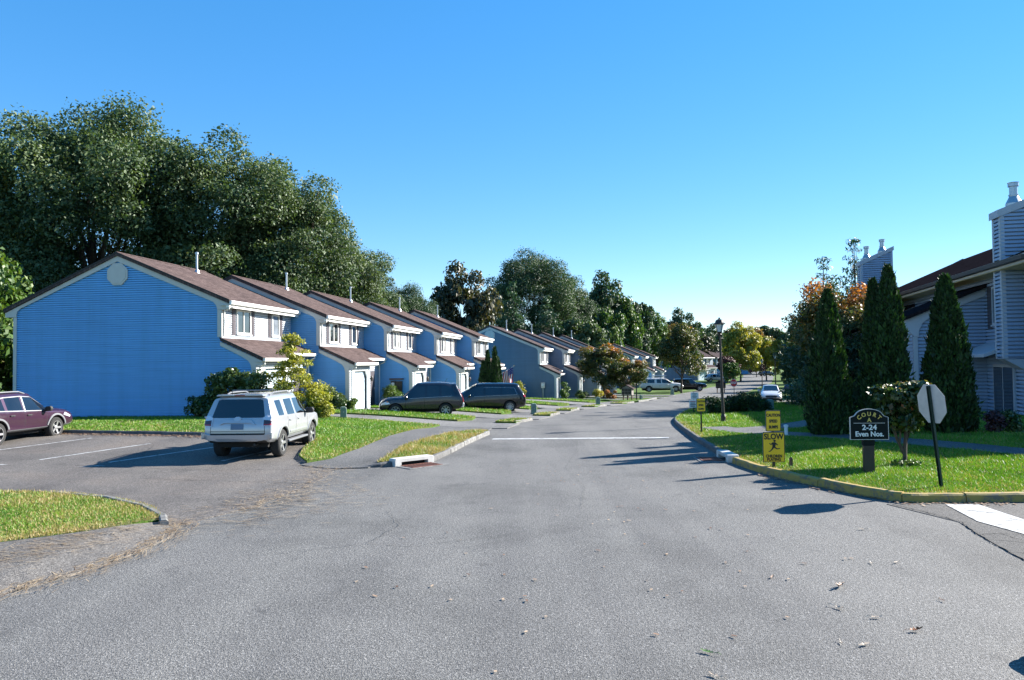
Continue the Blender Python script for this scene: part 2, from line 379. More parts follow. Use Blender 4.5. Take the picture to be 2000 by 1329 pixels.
ll = [(xl(y), y) for y in (64.4, 60.8, 54.7, 49.5, 43.7, 40, 36.6, 33, 29.5, 26, 23)]
road_poly = [(-45, -14), (45, -14), (45, 13.6), (9.6, 14.3), (7.5, 14.8), (6.75, 16.3), (6.25, 18), (6.0, 21), (6.55, 26.8), (7.5, 34.2), (8.7, 39.7), (11.1, 48), (15.3, 58.2), (17.5, 60.4), (20, 61.2), (45, 58.6), (45, 67.5),
             (24, 70.0), (21, 73), (25, 85), (30, 100), (40, 125), (50.5, 150), (68, 200), (86, 260), (100, 320), (92, 320), (78, 260), (60, 200), (43.5, 150), (32, 125), (22, 100), (17.0, 85), (13.0, 73.3)] + ll + \
            [(-2.35, 20.9), (-3.1, 20.25), (-3.9, 20.0), (-5.3, 20.6), (-6.2, 22.2), (-6.4, 25.0), (-10.1, 25.8), (-15.1, 26.9), (-18, 27.5), (-45, 29.3)]
structure(drape('road', road_poly, 0.0, M['road'], 1.0, 0.04))
lot_poly = [(-45, 17.0), (-10.6, 15.8), (-9.2, 15.6), (-8.0, 14.9), (-7.0, 14.1), (-6.1, 13.1), (-5.6, 13.2), (-5.0, 14.6), (-4.6, 16.6), (-4.5, 18.5), (-4.6, 19.7), (-5.4, 20.5), (-6.25, 22.2), (-6.45, 24.9), (-10.1, 25.7), (-15.1, 26.8), (-18, 27.4), (-45, 29.2)]
structure(drape('parking_lot', lot_poly, 0.012, M['lot'], 1.0, 0.03))
structure(drape('side_street', [(6.85, 14.2), (7.0, 13.6), (7.25, 12.6), (7.0, 11.6), (6.75, 10.4), (6.6, 8.5), (6.9, 4), (45, 3), (45, 13.5), (9.6, 14.25)], 0.009, M['darkasphalt'], 1.0, 0.02))

# lawns (slabs that stand a kerb's height above the asphalt)
LAWN = {}
def lawn(key, poly, dz=0.10, step=1.0, label=None):
    o = structure(drape('lawn', poly, dz, M['lawn'], step, 0.22), label); LAWN[key] = (poly, dz); return o
isl = smooth_line([(-45, 17.6), (-20, 16.9), (-10.63, 16.05), (-9.27, 15.85), (-7.9, 15.25), (-6.78, 14.35), (-6.05, 13.35)], 4) + smooth_line([(-6.3, 12.85), (-6.75, 12.35), (-7.15, 12.0), (-7.75, 11.55), (-9.3, 10.5), (-13, 7.5), (-20, 2), (-28, -6)], 3) + [(-45, -6)]
lawn('island', isl, 0.10)
F1 = ROW1[0]
walk_left = [(-5.5, 20.55), (-5.0, 21.2), (-4.65, 23.2), (-4.35, 27), (-3.75, 30.3), (-3.3, 32.0)]
lawnB = [(-45, 29.4), (-18, 27.6), (-15.1, 27.0), (-10.1, 25.95), (-6.5, 25.15), (-6.3, 23.2), (-6.0, 21.6)] + walk_left + [F1.P(10.0, -0.15), F1.P(1.9, -0.15), F1.P(1.9, 1.0), F1.P(-12, 1.0), (-45, 42)]
lawn('front', lawnB)
verge = [(-3.6, 20.35), (-3.5, 22), (-3.4, 24.2), (-2.75, 27.4), (-2.0, 29.6), (-1.4, 30.2), (-0.95, 29.9), (-1.1, 28.5), (-1.5, 26), (-1.9, 23.1), (-2.3, 21.3), (-3.0, 20.5)]
lawn('verge', verge)
walk = [(-5.62, 20.3), (-4.7, 19.72), (-3.75, 19.9), (-3.55, 20.4), (-3.45, 22), (-3.35, 24.2), (-2.7, 27.4), (-1.95, 29.6), (-1.35, 30.3), (-1.0, 31.5), (-0.9, 32.6), (-3.2, 32.9)] + walk_left[::-1]
def walkz(x, y): return 0.03 + 0.07 * sm((y - 19.9) / 2.2) - 0.06 * sm((y - 29.5) / 2.5)
structure(drape('sidewalk', walk, 0.06, M['walk'], 0.5, 0.12, zf=walkz))
# side strip of asphalt path along the street, driveways and the grass strips between them
side = [(xl(y) - 1.25, y) for y in np.arange(32.4, 72, 1.5)] + [(xl(y) - 2.65, y) for y in np.arange(71.4, 32, -1.5)]
structure(drape('sidewalk', side, 0.022, M['walk'], 1.0, 0.06))
for k, fr in enumerate(ROW1):
    x0, x1 = fr.xroad(0.0) + 0.1, fr.xroad(3.5) + 0.1
    structure(drape('driveway', [fr.P(1.3, -0.1), fr.P(x0, -0.1), fr.P(x1, 3.55), fr.P(1.3, 3.55)], 0.03 if k % 2 else 0.034, M['drive'], 1.0, 0.08))
    y1 = 7.25
    a, b = fr.xroad(3.7), fr.xroad(y1)
    e = 2.75
    lawn('strip%d' % k, [fr.P(0.9, 3.65), fr.P(a - e - 0.9, 3.65), fr.P(a - e - 0.2, 3.85), fr.P((a + b) / 2 - e, 5.4), fr.P(b - e - 0.4, y1 - 0.15), fr.P(b - e - 1.0, y1), fr.P(0.9, y1)])
    lawn('bit%d' % k, [fr.P(a - 1.15, 4.1), fr.P(a - 0.7, 3.8), fr.P(a - 0.15, 4.0), fr.P((a + b) / 2 - 0.12, 5.4), fr.P(b - 0.15, y1 - 0.25), fr.P(b - 0.8, y1 - 0.05), fr.P(b - 1.2, y1 - 0.5)])
    line = resample([fr.P(a - 0.12, 4.1), fr.P((a + b) / 2 - 0.1, 5.4), fr.P(b - 0.12, y1 - 0.3)], 0.35)
    curb('curb', line, M['curb'], 0.13, 0.16, 'short grey kerb stone %s' % ['between the first two driveways', 'between the second and third driveways', 'between the third and fourth driveways', 'between the fourth and fifth driveways', 'past the fifth driveway'][k], seed=k)
for k, fr in enumerate(ROW2[:3]):
    x0, x1 = fr.xroad(0.3) + 0.2, fr.xroad(3.4) + 0.2
    structure(drape('driveway', [fr.P(1.0, 0.3), fr.P(x0, 0.3), fr.P(x1, 3.4), fr.P(1.0, 3.4)], 0.03, M['drive'], 1.5, 0.06))
fr = ROW2[0]
lawn('corner', [fr.P(-12, -2.2), fr.P(2.2, -2.2), fr.P(7.2, -2.8), fr.P(8.0, -2.2), fr.P(7.8, -0.5), fr.P(2.0, 0.1), fr.P(-12, 0.3)], 0.06)
xa = [(xl(y) - 0.2, y) for y in (70.5, 73, 76, 79)]
lawn('hut', [(xl(70.5) - 3.0, 70.2)] + xa + [(xl(79) - 1.6, 79.2), (xl(76) - 2.6, 76), (xl(73) - 3.0, 73)], 0.08)
curb('curb', resample([(xl(y) - 0.15, y) for y in (70.5, 73, 76, 79)], 0.5), M['curb'], 0.13, 0.17, 'long grey kerb stone below the mailbox shelter', seed=11)

# right lawn with its kerb
rl = smooth_line([(45, 14.0), (20, 14.1), (12, 14.12), (9.3, 14.18), (7.9, 14.3), (7.1, 14.55), (6.4, 16.25), (5.92, 17.9), (5.72, 19.6), (5.75, 21.3), (6.22, 26.8), (7.2, 34.15), (8.4, 39.7), (10.9, 48), (14.6, 57.0), (16.4, 59.4), (19.3, 60.4), (30, 59.4), (45, 57.8)], 5)
def inset(line, d):
    out = []
    for i, p in enumerate(line):
        a = Vector(line[max(i - 1, 0)]); b = Vector(line[min(i + 1, len(line) - 1)]); t = (b - a).normalized(); out.append((p[0] + t.y * d, p[1] - t.x * d))
    return out
lawn('right', inset(rl, 0.1), 0.11)
i0 = min(range(len(rl)), key=lambda i: (rl[i][0] - 5.75) ** 2 + (rl[i][1] - 21.4) ** 2)
i1 = min(range(len(rl)), key=lambda i: (rl[i][0] - 5.74) ** 2 + (rl[i][1] - 20.2) ** 2)
far = resample(rl[i0:][::1], 0.45); near = resample(rl[:i1 + 1], 0.45)
curb('curb', far[::-1], M['curbdark'], 0.15, 0.17, 'dark kerb curving along the right lawn beyond the drain', seed=21)
near = near[::-1]; k0 = 0; part = 0
while k0 < len(near) - 1:
    k1 = min(len(near) - 1, k0 + 6); sg = near[k0:k1 + 1]; d = (Vector(sg[-1]) - Vector(sg[-2])).normalized() * 0.018; sg[-1] = tuple(Vector(sg[-1]) - d)
    if sg[0][0] < 16: curb('curb', sg, M['yellowcurb'], 0.155 + 0.01 * (part % 3), 0.18, 'yellow painted kerb length on the right corner lawn, %s from the rusty drain' % ['first', 'second', 'third', 'fourth', 'fifth', 'sixth', 'seventh', 'eighth', 'ninth', 'tenth', 'eleventh', 'twelfth'][min(part, 11)], seed=50 + part)
    k0 = k1; part += 1
pth = smooth_line([(7.8, 30.2), (8.3, 28.0), (9.2, 26.0), (10.4, 24.3), (11.3, 22.3), (12.2, 20.6), (13.4, 19.0), (18, 17.2), (40, 16)], 4)
structure(drape('footpath', ribbon_poly(pth, 0.55, 0.65), 0.135, M['walk'], 0.8, 0.05), 'dark asphalt path crossing the shaded right lawn')
pth = smooth_line([(8.35, 28.4), (10.2, 29.0), (12.5, 31.0), (15, 34)], 4)
structure(drape('footpath', ribbon_poly(pth, 0.9, 0.9), 0.131, M['walk'], 0.8, 0.05), 'wide path branch leading to the right houses')

# asphalt berm in front of the island, dark asphalt kerbs, left kerb
edge_pts = [(-5.75, 13.2), (-5.45, 12.35), (-5.45, 11.3), (-5.62, 10.5), (-5.86, 9.75), (-6.12, 9.2), (-6.8, 7.6), (-8.2, 5), (-12, 0), (-16, -6)]
inner = [(-28, -6.1), (-20, 1.9), (-13, 7.4), (-9.3, 10.4), (-7.75, 11.45), (-7.15, 11.9), (-6.75, 12.25), (-6.3, 12.75), (-6.0, 13.3)]
def bermz(x, y):
    d = min(((x - a) ** 2 + (y - b) ** 2) ** 0.5 for a, b in resample(edge_pts, 0.3))
    return 0.02 + 0.09 * sm(d / 0.85)
structure(drape('sidewalk', smooth_line(edge_pts, 3) + inner, 0.05, M['berm'], 0.4, 0.1, zf=bermz), 'worn asphalt walk with pine needles beside the grass island')
curb('curb', resample([(-9.5, 15.98), (-7.95, 15.32), (-6.8, 14.4), (-6.05, 13.5), (-5.8, 13.0)][::-1], 0.3), M['curb'], 0.13, 0.15, 'low grey kerb round the tip of the grass island', seed=31)
curb('curb', resample([(-30, 28.35), (-18, 27.55), (-15.1, 26.95), (-10.1, 25.85), (-6.5, 25.1)], 0.4), M['curbdark'], 0.13, 0.13, 'dark asphalt kerb between the parking lot and the front lawn', seed=32)
curb('curb', resample([(-6.42, 24.9), (-6.3, 22.8), (-6.05, 21.5), (-5.6, 20.6)], 0.3), M['curbdark'], 0.11, 0.12, 'low dark kerb at the lawn corner beside the silver SUV', seed=33, h_end=0.05)
curb('curb', resample([(-3.95, 19.95), (-3.45, 20.05), (-3.02, 20.28)], 0.2), M['curbdark'], 0.03, 0.2, 'dark asphalt ramp kerb left of the white drain inlet', seed=34, h_end=0.15)
lc = resample([(-2.2, 21.0), (-1.85, 23.0), (-1.45, 25.9), (-1.2, 27.5), (-0.88, 29.5)], 0.4)
nseg = 4
for k in range(nseg):
    a = k * (len(lc) - 1) // nseg; b = (k + 1) * (len(lc) - 1) // nseg
    seg = lc[a:b + 1]
    d = (Vector(seg[-1]) - Vector(seg[-2])).normalized() * 0.03
    seg[-1] = tuple(Vector(seg[-1]) - d)
    curb('curb', seg, M['curb' if k else 'curbdark'], 0.14, 0.17, 'grey concrete kerb length on the left verge, %s from the drain inlet' % ['first', 'second', 'third', 'fourth'][k], seed=40 + k)

# drain inlets
def drain(label, loc, rz, wood):
    t = thing('drain_inlet', label, 'drain', (loc[0], loc[1], gz(*loc)), rz)
    mb = MB()                                    # hood block: x along the kerb, y to the back
    L = 0.62
    mb.prism([(-L, -0.04), (-L, 0.17), (-L + 0.03, 0.2), (L - 0.03, 0.2), (L, 0.17), (L, -0.04), (0.42, -0.04), (0.42, 0.105), (-0.42, 0.105), (-0.42, -0.04)], (0, 0, 0), (1, 0, 0), (0, 0, 1), (0, 0.3, 0))
    mb.build('hood', M['curbwhite'], t, bevel=0.008)
    MB().box(-0.43, 0.43, 0.16, 0.28, -0.04, 0.11).build('throat', M['black'], t)
    MB().box(-0.62, 0.62, -0.68, -0.02, -0.03, 0.017).build('apron', M['curb'], t, bevel=0.006)
    MB().box(-0.47, 0.47, -0.58, -0.06, 0.0, 0.0195).build('pit', M['black'], t)
    mb = MB(); mb.box(-0.48, 0.48, -0.6, -0.56, 0.0, 0.03); mb.box(-0.48, 0.48, -0.08, -0.04, 0.0, 0.03)
    mb.build('grate_frame', wood, t)
    bar = None
    for i in range(11):
        x = -0.45 + i * 0.09
        if bar is None: bar = MB().box(-0.016, 0.016, -0.56, -0.08, 0.0, 0.027).build('bar', wood, t); bar.location.x = x
        else:
            c = bar.copy(); COL.objects.link(c); c.location.x = x
    return t
drain('white concrete drain inlet set in the left verge kerb', (-2.62, 20.52), math.atan2(0.82, 0.93), M['rust'])
drain('concrete drain inlet with rusty grate at the right lawn kerb', (5.62, 20.8), math.atan2(-1.0, -0.03), M['rust'])

# painted markings (each one a sheet just above the asphalt)
def paint(name, poly, label, dz=0.016): return structure(drape(name, poly, dz, M['whitepaint'], 0.8), label)
paint('speed_bump_stripe', [(-0.75, 27.2), (-0.72, 27.62), (5.5, 27.3), (5.45, 26.9)], 'broad white stripe across the street at the speed bump', 0.008)
paint('stop_bar', [(7.85, 14.05), (8.42, 14.0), (8.35, 12.4), (8.6, 11.0), (9.0, 9.0), (8.2, 9.0), (7.75, 11.2), (7.55, 12.6)], 'white stop bar on the side street', 0.018)
for i, (a, b, l) in enumerate((((-15.45, 22.7), (-14.0, 25.6), 'nearest the purple car'), ((-12.9, 21.0), (-11.3, 24.0), 'in the empty stall'), ((-10.75, 20.5), (-9.0, 23.4), 'left of the silver SUV'), ((-7.9, 20.9), (-7.0, 23.6), 'under the silver SUV'))):
    paint('parking_line', ribbon_poly([a, b], 0.055), 'white parking stall line ' + l, 0.02)
for i, (x, y) in enumerate(((-14.9, 20.9), (-13.6, 20.2), (-10.9, 19.9))):
    paint('parking_mark', [(x - 0.35, y - 0.12), (x + 0.35, y + 0.05), (x + 0.1, y + 0.12)], 'short white stall end mark, %s from the purple car' % ['first', 'second', 'third'][i], 0.02)

# cracks and the seam of the side street: thin tar-dark strips
def crack(pts, w, seed):
    rnd = random.Random(seed); p = resample(pts, 0.09); vs = []; fs = []
    for i, q in enumerate(p):
        a = Vector(p[max(i - 1, 0)]); b = Vector(p[min(i + 1, len(p) - 1)]); t = (b - a).normalized(); n = Vector((-t.y, t.x))
        c = Vector(q) + n * rnd.uniform(-0.025, 0.025); ww = w * rnd.uniform(0.25, 1.0)
        for s in (-1, 1):
            r = c + n * ww * s; vs.append((r.x, r.y, gz(r.x, r.y) + 0.0205))
    for i in range(len(p) - 1): fs.append((2 * i, 2 * i + 1, 2 * i + 3, 2 * i + 2))
    return vs, fs
mb = MB()
for i, (pts, w) in enumerate([([(6.95, 14.2), (7.15, 13.4), (7.3, 12.6), (7.0, 11.6), (6.75, 10.4), (6.6, 8.5)], 0.016),
        ([(7.05, 11.7), (7.4, 11.75), (7.9, 11.5), (8.6, 11.45)], 0.012), ([(6.95, 11.4), (7.3, 11.2), (7.6, 10.9), (8.3, 10.9)], 0.011), ([(7.4, 11.75), (7.45, 11.2), (7.5, 10.6), (8.0, 10.2)], 0.01), ([(6.8, 10.7), (7.3, 10.4), (8.2, 10.35)], 0.01),
        ([(-1.4, 16.9), (-0.9, 17.0), (-0.4, 17.2)], 0.02), ([(7.9, 13.5), (8.3, 13.2)], 0.02), ([(8.1, 12.9), (8.4, 12.4)], 0.02),
        ([(1.2, 14.0), (1.5, 16.5), (1.3, 19.5), (1.9, 23), (2.2, 26.5)], 0.004), ([(2.2, 29), (2.9, 33), (4.2, 38), (5.6, 43)], 0.006), ([(-3.4, 11), (-2.2, 11.6), (-1.5, 11.4), (0.2, 12.2)], 0.007), ([(-2.2, 11.6), (-1.9, 12.9), (-2.3, 14.1)], 0.006), ([(3.6, 20.5), (4.6, 20.9), (5.4, 20.6)], 0.008), ([(-15, 22.8), (-12, 22.0), (-9, 21.5)], 0.009), ([(-13.2, 24.9), (-11, 23.6), (-10.5, 21.8), (-10.8, 19)], 0.009),
        ([(-9, 18.2), (-6, 17.7), (-4.6, 17.4)], 0.012), ([(-12, 20.2), (-8, 19.4), (-5.6, 19.6)], 0.01)]):
    mb.add(*crack(pts, w, i))
tag(mb.build('asphalt_cracks', M['crack']), 'thin dark cracks and seam lines in the asphalt', 'cracks', kind='stuff')
# ------------------------------------------------------------------ houses
def clip_band(poly, lo, hi):
    def half(P, c, keep_above):
        out = []
        for i in range(len(P)):
            a, b = P[i], P[(i + 1) % len(P)]; ina = (a[1] >= c) if keep_above else (a[1] <= c); inb = (b[1] >= c) if keep_above else (b[1] <= c)
            if ina: out.append(a)
            if ina != inb:
                t = (c - a[1]) / (b[1] - a[1]); out.append((a[0] + t * (b[0] - a[0]), c))
        return out
    P = half(poly, lo, True)
    return half(P, hi, False) if len(P) > 2 else []
def siding(mb, poly, O, A, N, h=0.1016, lap=0.026, z0=-0.45):
    """lapped boards: every course leans out at its foot"""
    O, A, N = Vector(O), Vector(A), Vector(N); k0 = math.floor((min(p[1] for p in poly) - z0) / h); k1 = math.ceil((max(p[1] for p in poly) - z0) / h)
    for k in range(k0, k1):
        lo, hi = z0 + k * h, z0 + (k + 1) * h
        mid = lo + 0.64 * h
        def pt(a, b, o): return O + A * a + Vector((0, 0, b)) + N * o
        P2 = clip_band(poly, mid, hi)
        if len(P2) > 2:
            mb.add([pt(a, b, -0.065) for a, b in P2], [tuple(range(len(P2)))])
            q = sorted([p[0] for p in P2 if abs(p[1] - mid) < 1e-6])
            if len(q) >= 2: mb.add([pt(q[0], mid, 0.003 + lap * 0.7), pt(q[-1], mid, 0.003 + lap * 0.7), pt(q[-1], mid, -0.065), pt(q[0], mid, -0.065)], [(0, 1, 2, 3)])
        P = clip_band(poly, lo, mid)
        if len(P) < 3: continue
        vs = [pt(a, b, 0.003 + lap * (1 - 0.3 * (b - lo) / (0.64 * h))) for a, b in P]
        mb.add(vs, [tuple(range(len(vs)))])
        bot = sorted([p[0] for p in P if abs(p[1] - lo) < 1e-6])
        if len(bot) >= 2:
            mb.add([pt(bot[0], lo, 0.003 + lap), pt(bot[-1], lo, 0.003 + lap), pt(bot[-1], lo, -0.065), pt(bot[0], lo, -0.065)], [(0, 1, 2, 3)])
    return mb
WRND = random.Random(4)
M['glass2'] = glass_mat('window_glass_with_blind', (0.16, 0.18, 0.2)); M['glass3'] = glass_mat('window_glass_with_curtain', (0.42, 0.42, 0.40), 0.08, 0.5)
def window(parent, O, A, N, w, h, lites=2, shutters=True, frame=None, detail=True):
    """window part with frame, panes and shutters; O = lower left corner on the wall, A along, N outward"""
    O, A, N = Vector(O), Vector(A), Vector(N); Z = Vector((0, 0, 1)); fm = frame or M['white']; t = 0.07
    mb = MB()
    for a0, a1, b0, b1 in ((0, w, 0, t), (0, w, h - t, h), (0, t, t, h - t), (w - t, w, t, h - t)):
        mb.prism([(a0, b0), (a1, b0), (a1, b1), (a0, b1)], O, A, Z, N * 0.07)
    mb.prism([(-0.06, -0.06), (w + 0.06, -0.06), (w + 0.06, -0.003), (-0.06, -0.003)], O, A, Z, N * 0.1)
    win = mb.build('window', fm, parent)
    iw = (w - 2 * t) / lites
    for i in range(lites):
        a = t + i * iw
        MB().prism([(a + 0.003, t), (a + iw - 0.003, t), (a + iw - 0.003, h - t), (a + 0.003, h - t)], O, A, Z, N * 0.03).build('pane', M[WRND.choice(['glass', 'glass', 'glass', 'glass2', 'glass3'])], win)
        if i: MB().prism([(a - 0.03, t), (a + 0.03, t), (a + 0.03, h - t), (a - 0.03, h - t)], O, A, Z, N * 0.062).build('mullion', fm, win)
    if shutters:
        for a in (-0.42, w + 0.08):
            mb = MB(); mb.prism([(a, -0.08), (a + 0.34, -0.08), (a + 0.34, h + 0.04), (a, h + 0.04)], O, A, Z, N * 0.045)
            for b0, b1 in ((0.03, h * 0.45), (h * 0.5, h - 0.06)):
                mb.prism([(a + 0.06, b0), (a + 0.28, b0), (a + 0.28, b1), (a + 0.06, b1)], O, A, Z, N * 0.056)
            mb.build('shutter', M['shutter'], win)
    return win
def arc(cx, cy, r, a0, a1, n=6): return [(cx + r * math.cos(rad(a0 + (a1 - a0) * i / n)), cy + r * math.sin(rad(a0 + (a1 - a0) * i / n))) for i in range(n + 1)]
ZG, XR, ZR, ZE, XB = 2.62, -5.0, 7.38, 5.04, -10.2     # lower eave, ridge x, ridge z, upper wall top, back wall
def townhouse(label, fr, z, sd, rf, octagon=False, meters=False, group=None, near=True, plain_front=False, vents=((-4.3, 5.5),)):
    t = thing('townhouse', label, 'house', (fr.c.x, fr.c.y, z), -fr.a, group)
    X, Y, Zv = (1, 0, 0), (0, 1, 0), (0, 0, 1)
    sN = (0, -1, 0)
    # side walls (gable ends), front and back
    mb = MB()
    siding(mb, [(XB, -0.8), (0, -0.8), (0, 5.04), (XR, ZR - 0.08), (XB, 4.95)], (0, 0, 0), X, sN)
    siding(mb, [(0, -0.8), (1.65, -0.8), (1.65, ZG + 0.1), (0, 3.42)], (0, 0, 0), X, sN)
    mb.build('side_wall', sd, t)
    mb = MB()
    siding(mb, [(-XB if False else 0, -0.8), (10.2, -0.8), (10.2, 4.95), (-(XR - XB) + 10.2 - 0.0, ZR - 0.08), (0, 5.04)] if False else [(0, -0.8), (10.2, -0.8), (10.2, 4.95), (5.0, ZR - 0.08), (0, 5.04)], (0, UL, 0), (-1, 0, 0), (0, 1, 0))
    siding(mb, [(-1.0, -0.8), (0, -0.8), (0, 3.42), (-1.0, 2.95)], (0, UL, 0), (-1, 0, 0), (0, 1, 0))
    mb.build('far_wall', sd, t)
    siding(MB(), [(0, -0.8), (UL, -0.8), (UL, 4.95), (0, 4.95)], (XB, 0, 0), Y, (-1, 0, 0)).build('back_wall', sd, t)
    siding(MB(), [(0, 3.3), (UL, 3.3), (UL, 5.04), (0, 5.04)], (0, 0, 0), Y, X).build('front_wall', M['pale'], t)
    # garage front round a recessed door, entry front
    mb = MB()
    for y0, y1, z0, z1 in ((0.0, 0.55, -0.8, ZG + 0.05), (3.1, 3.6, -0.8, ZG + 0.05), (0.55, 3.1, 2.12, ZG + 0.05)):
        siding(mb, [(y0, z0), (y1, z0), (y1, z1), (y0, z1)], (1.65, 0, 0), Y, X)
    siding(mb, [(1.0, -0.8), (1.65, -0.8), (1.65, ZG + 0.05), (1.0, 2.95)], (0, 3.6, 0), X, (0, 1, 0))
    siding(mb, [(3.6, -0.8), (UL, -0.8), (UL, 2.95), (3.6, 2.95)], (1.0, 0, 0), Y, X)
    mb.build('garage_wall', M['pale'], t)
    d = MB().box(1.44, 1.5, 0.5, 3.15, -0.3, 2.2).build('garage_door', M['garage'], t)
    if not plain_front:
        for i in range(4):
            MB().box(1.503, 1.52, 0.6, 3.05, -0.02 + i * 0.52, 0.46 + i * 0.52).build('panel', M['garage'], d, bevel=0.008)
    mb = MB()
    mb.prism([(0.43, -0.3), (0.55, -0.3), (0.55, 1.75), (0.85, 2.12), (2.8, 2.12), (3.1, 1.75), (3.1, -0.3), (3.22, -0.3), (3.22, 2.25), (0.43, 2.25)], (1.6, 0, 0), Y, Zv, (0.09, 0, 0))
    mb.build('door_casing', M['white'], t)
    dr = MB().box(1.0, 1.06, 5.5, 6.4, -0.05, 2.05).build('front_door', M['shutter'], t)
    MB().box(1.06, 1.1, 6.28, 6.33, 0.95, 1.08).build('handle', M['metal'], dr)
    window(t, (1.0, 4.25, 0.6), Y, X, 0.45, 1.4, 1, False)
    MB().tube([(1.72, 3.36, 1.62), (1.78, 3.36, 1.7), (1.84, 3.36, 1.66)], 0.02, 6).lathe([(0.03, 1.5), (0.08, 1.55), (0.09, 1.72), (0.02, 1.82)], 8, (1.84, 3.36, 0)).build('wall_lamp', M['bronze'], t)
    window(t, (0, 1.35, 3.74), Y, X, 1.4, 1.12, 2, True)
    window(t, (0, 5.1, 3.74), Y, X, 0.86, 1.12, 1, True)
    # roofs: top z on the front slope, the back slope
    y0, y1 = -0.14, UL + 0.1
    sf = (ZR + 0.12 - 5.2) / (0.45 - XR); sb = (ZR + 0.12 - 5.0) / (XR - (XB - 0.45))
    th = 0.16
    mb = MB(); zr = ZR + 0.12
    prof = [(0.45, 5.2), (XR, zr), (XB - 0.45, 5.0), (XB - 0.45, 5.0 - th), (XR, zr - th), (0.45, 5.2 - th)]
    mb.prism(prof, (0, y0, 0), X, Zv, (0, y1 - y0, 0)); ro = mb.build('roof', rf, t)
    MB().prism([(XR - 0.14, zr - 0.045), (XR, zr + 0.035), (XR + 0.14, zr - 0.045)], (0, y0, 0), X, Zv, (0, y1 - y0, 0)).build('ridge_cap', rf, ro)
    for vx, vy in vents:
        zz = zr - sf * abs(vx - XR)
        MB().lathe([(0.055, zz - 0.1), (0.055, zz + 0.95), (0.085, zz + 0.95), (0.085, zz + 1.05), (0.02, zz + 1.08)], 10, (vx, vy, 0)).build('vent_pipe', M['metal'], ro, smooth=False)
        MB().lathe([(0.16, zz - 0.08), (0.09, zz + 0.12)], 10, (vx, vy, 0)).build('flashing', M['metal'], ro)
    # lower pent roof in two lengths
    sl_ = 0.455
    def low(xe, ya, yb):
        za, zb_ = 3.52, 3.52 - sl_ * xe
        return MB().prism([(0.01, za), (xe, zb_), (xe, zb_ - 0.14), (0.01, za - 0.14)], (0, ya, 0), X, Zv, (0, yb - ya, 0)).build('lower_roof', rf, t), zb_
    lr, zA = low(2.02, -0.14, 3.8); lr2, zB = low(1.42, 3.803, UL - 0.02)
    # dark drip edges on the rakes, trim boards
    e = 0.03
    mb = MB(); mb.prism([(0.47, 5.215), (XR, zr + 0.015), (XB - 0.47, 5.015), (XB - 0.47, 4.95), (XR, zr - 0.06), (0.47, 5.15)], (0, y0 - 0.02, 0), X, Zv, (0, 0.017, 0))
    mb.prism([(0.0, 3.54), (2.04, zA + 0.015), (2.04, zA - 0.05), (0.0, 3.47)], (0, y0 - 0.02, 0), X, Zv, (0, 0.017, 0))
    mb.build('drip_edge', M['roofdark'], t)
    rake = [(0.42, 5.04), (XR, zr - 0.165), (XB - 0.42, 4.84), (XB - 0.42, 4.6), (XB + 0.02, 4.6)]
    rake = [(0.42, 5.03), (XR, zr - 0.165), (XB - 0.42, 4.83), (XB - 0.42, 4.62), (XB + 0.14, 4.62), (XB + 0.14, 4.7), (XB + 0.17, 4.86), (XB + 0.3, 5.0), (XR, zr - 0.165 - 0.25), (-0.34, 5.13), (-0.22, 5.0), (-0.16, 4.86), (-0.16, 4.78), (0.42, 4.78)]
    mb = MB(); mb.prism(rake, (0, -0.03, 0), X, Zv, (0, -0.045, 0))
    mb.build('rake_board', M['trim'], t)
    rk = [(1.98, zA - 0.155), (-0.02, 3.34), (-0.02, 3.16), (1.0, 2.66), (1.3, 2.48), (1.42, 2.3), (1.46, 2.1), (1.46, 2.02), (1.68, 2.02), (1.68, 2.26), (1.98, 2.26)]
    MB().prism(rk, (0, -0.03, 0), X, Zv, (0, -0.045, 0)).build('garage_rake_board', M['trim'], t)
    MB().box(-0.16, 0.03, -0.05, -0.017, 3.55, 4.775).box(0.018, 0.05, -0.05, 0.14, 3.55, 4.78).build('corner_board', M['trim'], t)
    MB().box(XB - 0.03, XB + 0.14, -0.05, -0.017, -0.8, 4.615).build('corner_board', M['trim'], t)
    MB().box(1.46, 1.68, -0.052, -0.017, -0.5, 2.015).build('garage_corner_board', M['trim'], t)
    # soffits, gutters, downspouts
    MB().box(0.02, 0.44, y0, y1, 4.95, 5.0).build('soffit', M['trim'], t)
    g = MB().prism([(0.44, 5.0), (0.455, 5.17), (0.56, 5.17), (0.58, 5.13), (0.56, 5.02), (0.5, 4.98)], (0, y0 + 0.02, 0), X, Zv, (0, y1 - y0 - 0.04, 0)).build('gutter', M['white'], t)
    MB().prism([(0.3, 4.86), (0.44, 4.86), (0.44, 5.0), (0.3, 5.0)], (0, y0 + 0.02, 0), X, Zv, (0, y1 - y0 - 0.06, 0)).build('fascia', M['white'], t)
    for xe, zz, ya, yb in ((2.02, zA, -0.12, 3.79), (1.42, zB, 3.82, UL - 0.05)):
        mb = MB(); mb.prism([(xe - 0.01, zz - 0.16), (xe + 0.005, zz - 0.02), (xe + 0.11, zz - 0.02), (xe + 0.12, zz - 0.06), (xe + 0.1, zz - 0.16)], (0, ya, 0), X, Zv, (0, yb - ya, 0))
        mb.build('gutter', M['white'], t)
        MB().box(1.7 if xe > 1.6 else 1.03, xe - 0.02, ya, yb, zz - 0.2, zz - 0.15).build('soffit', M['trim'], t)
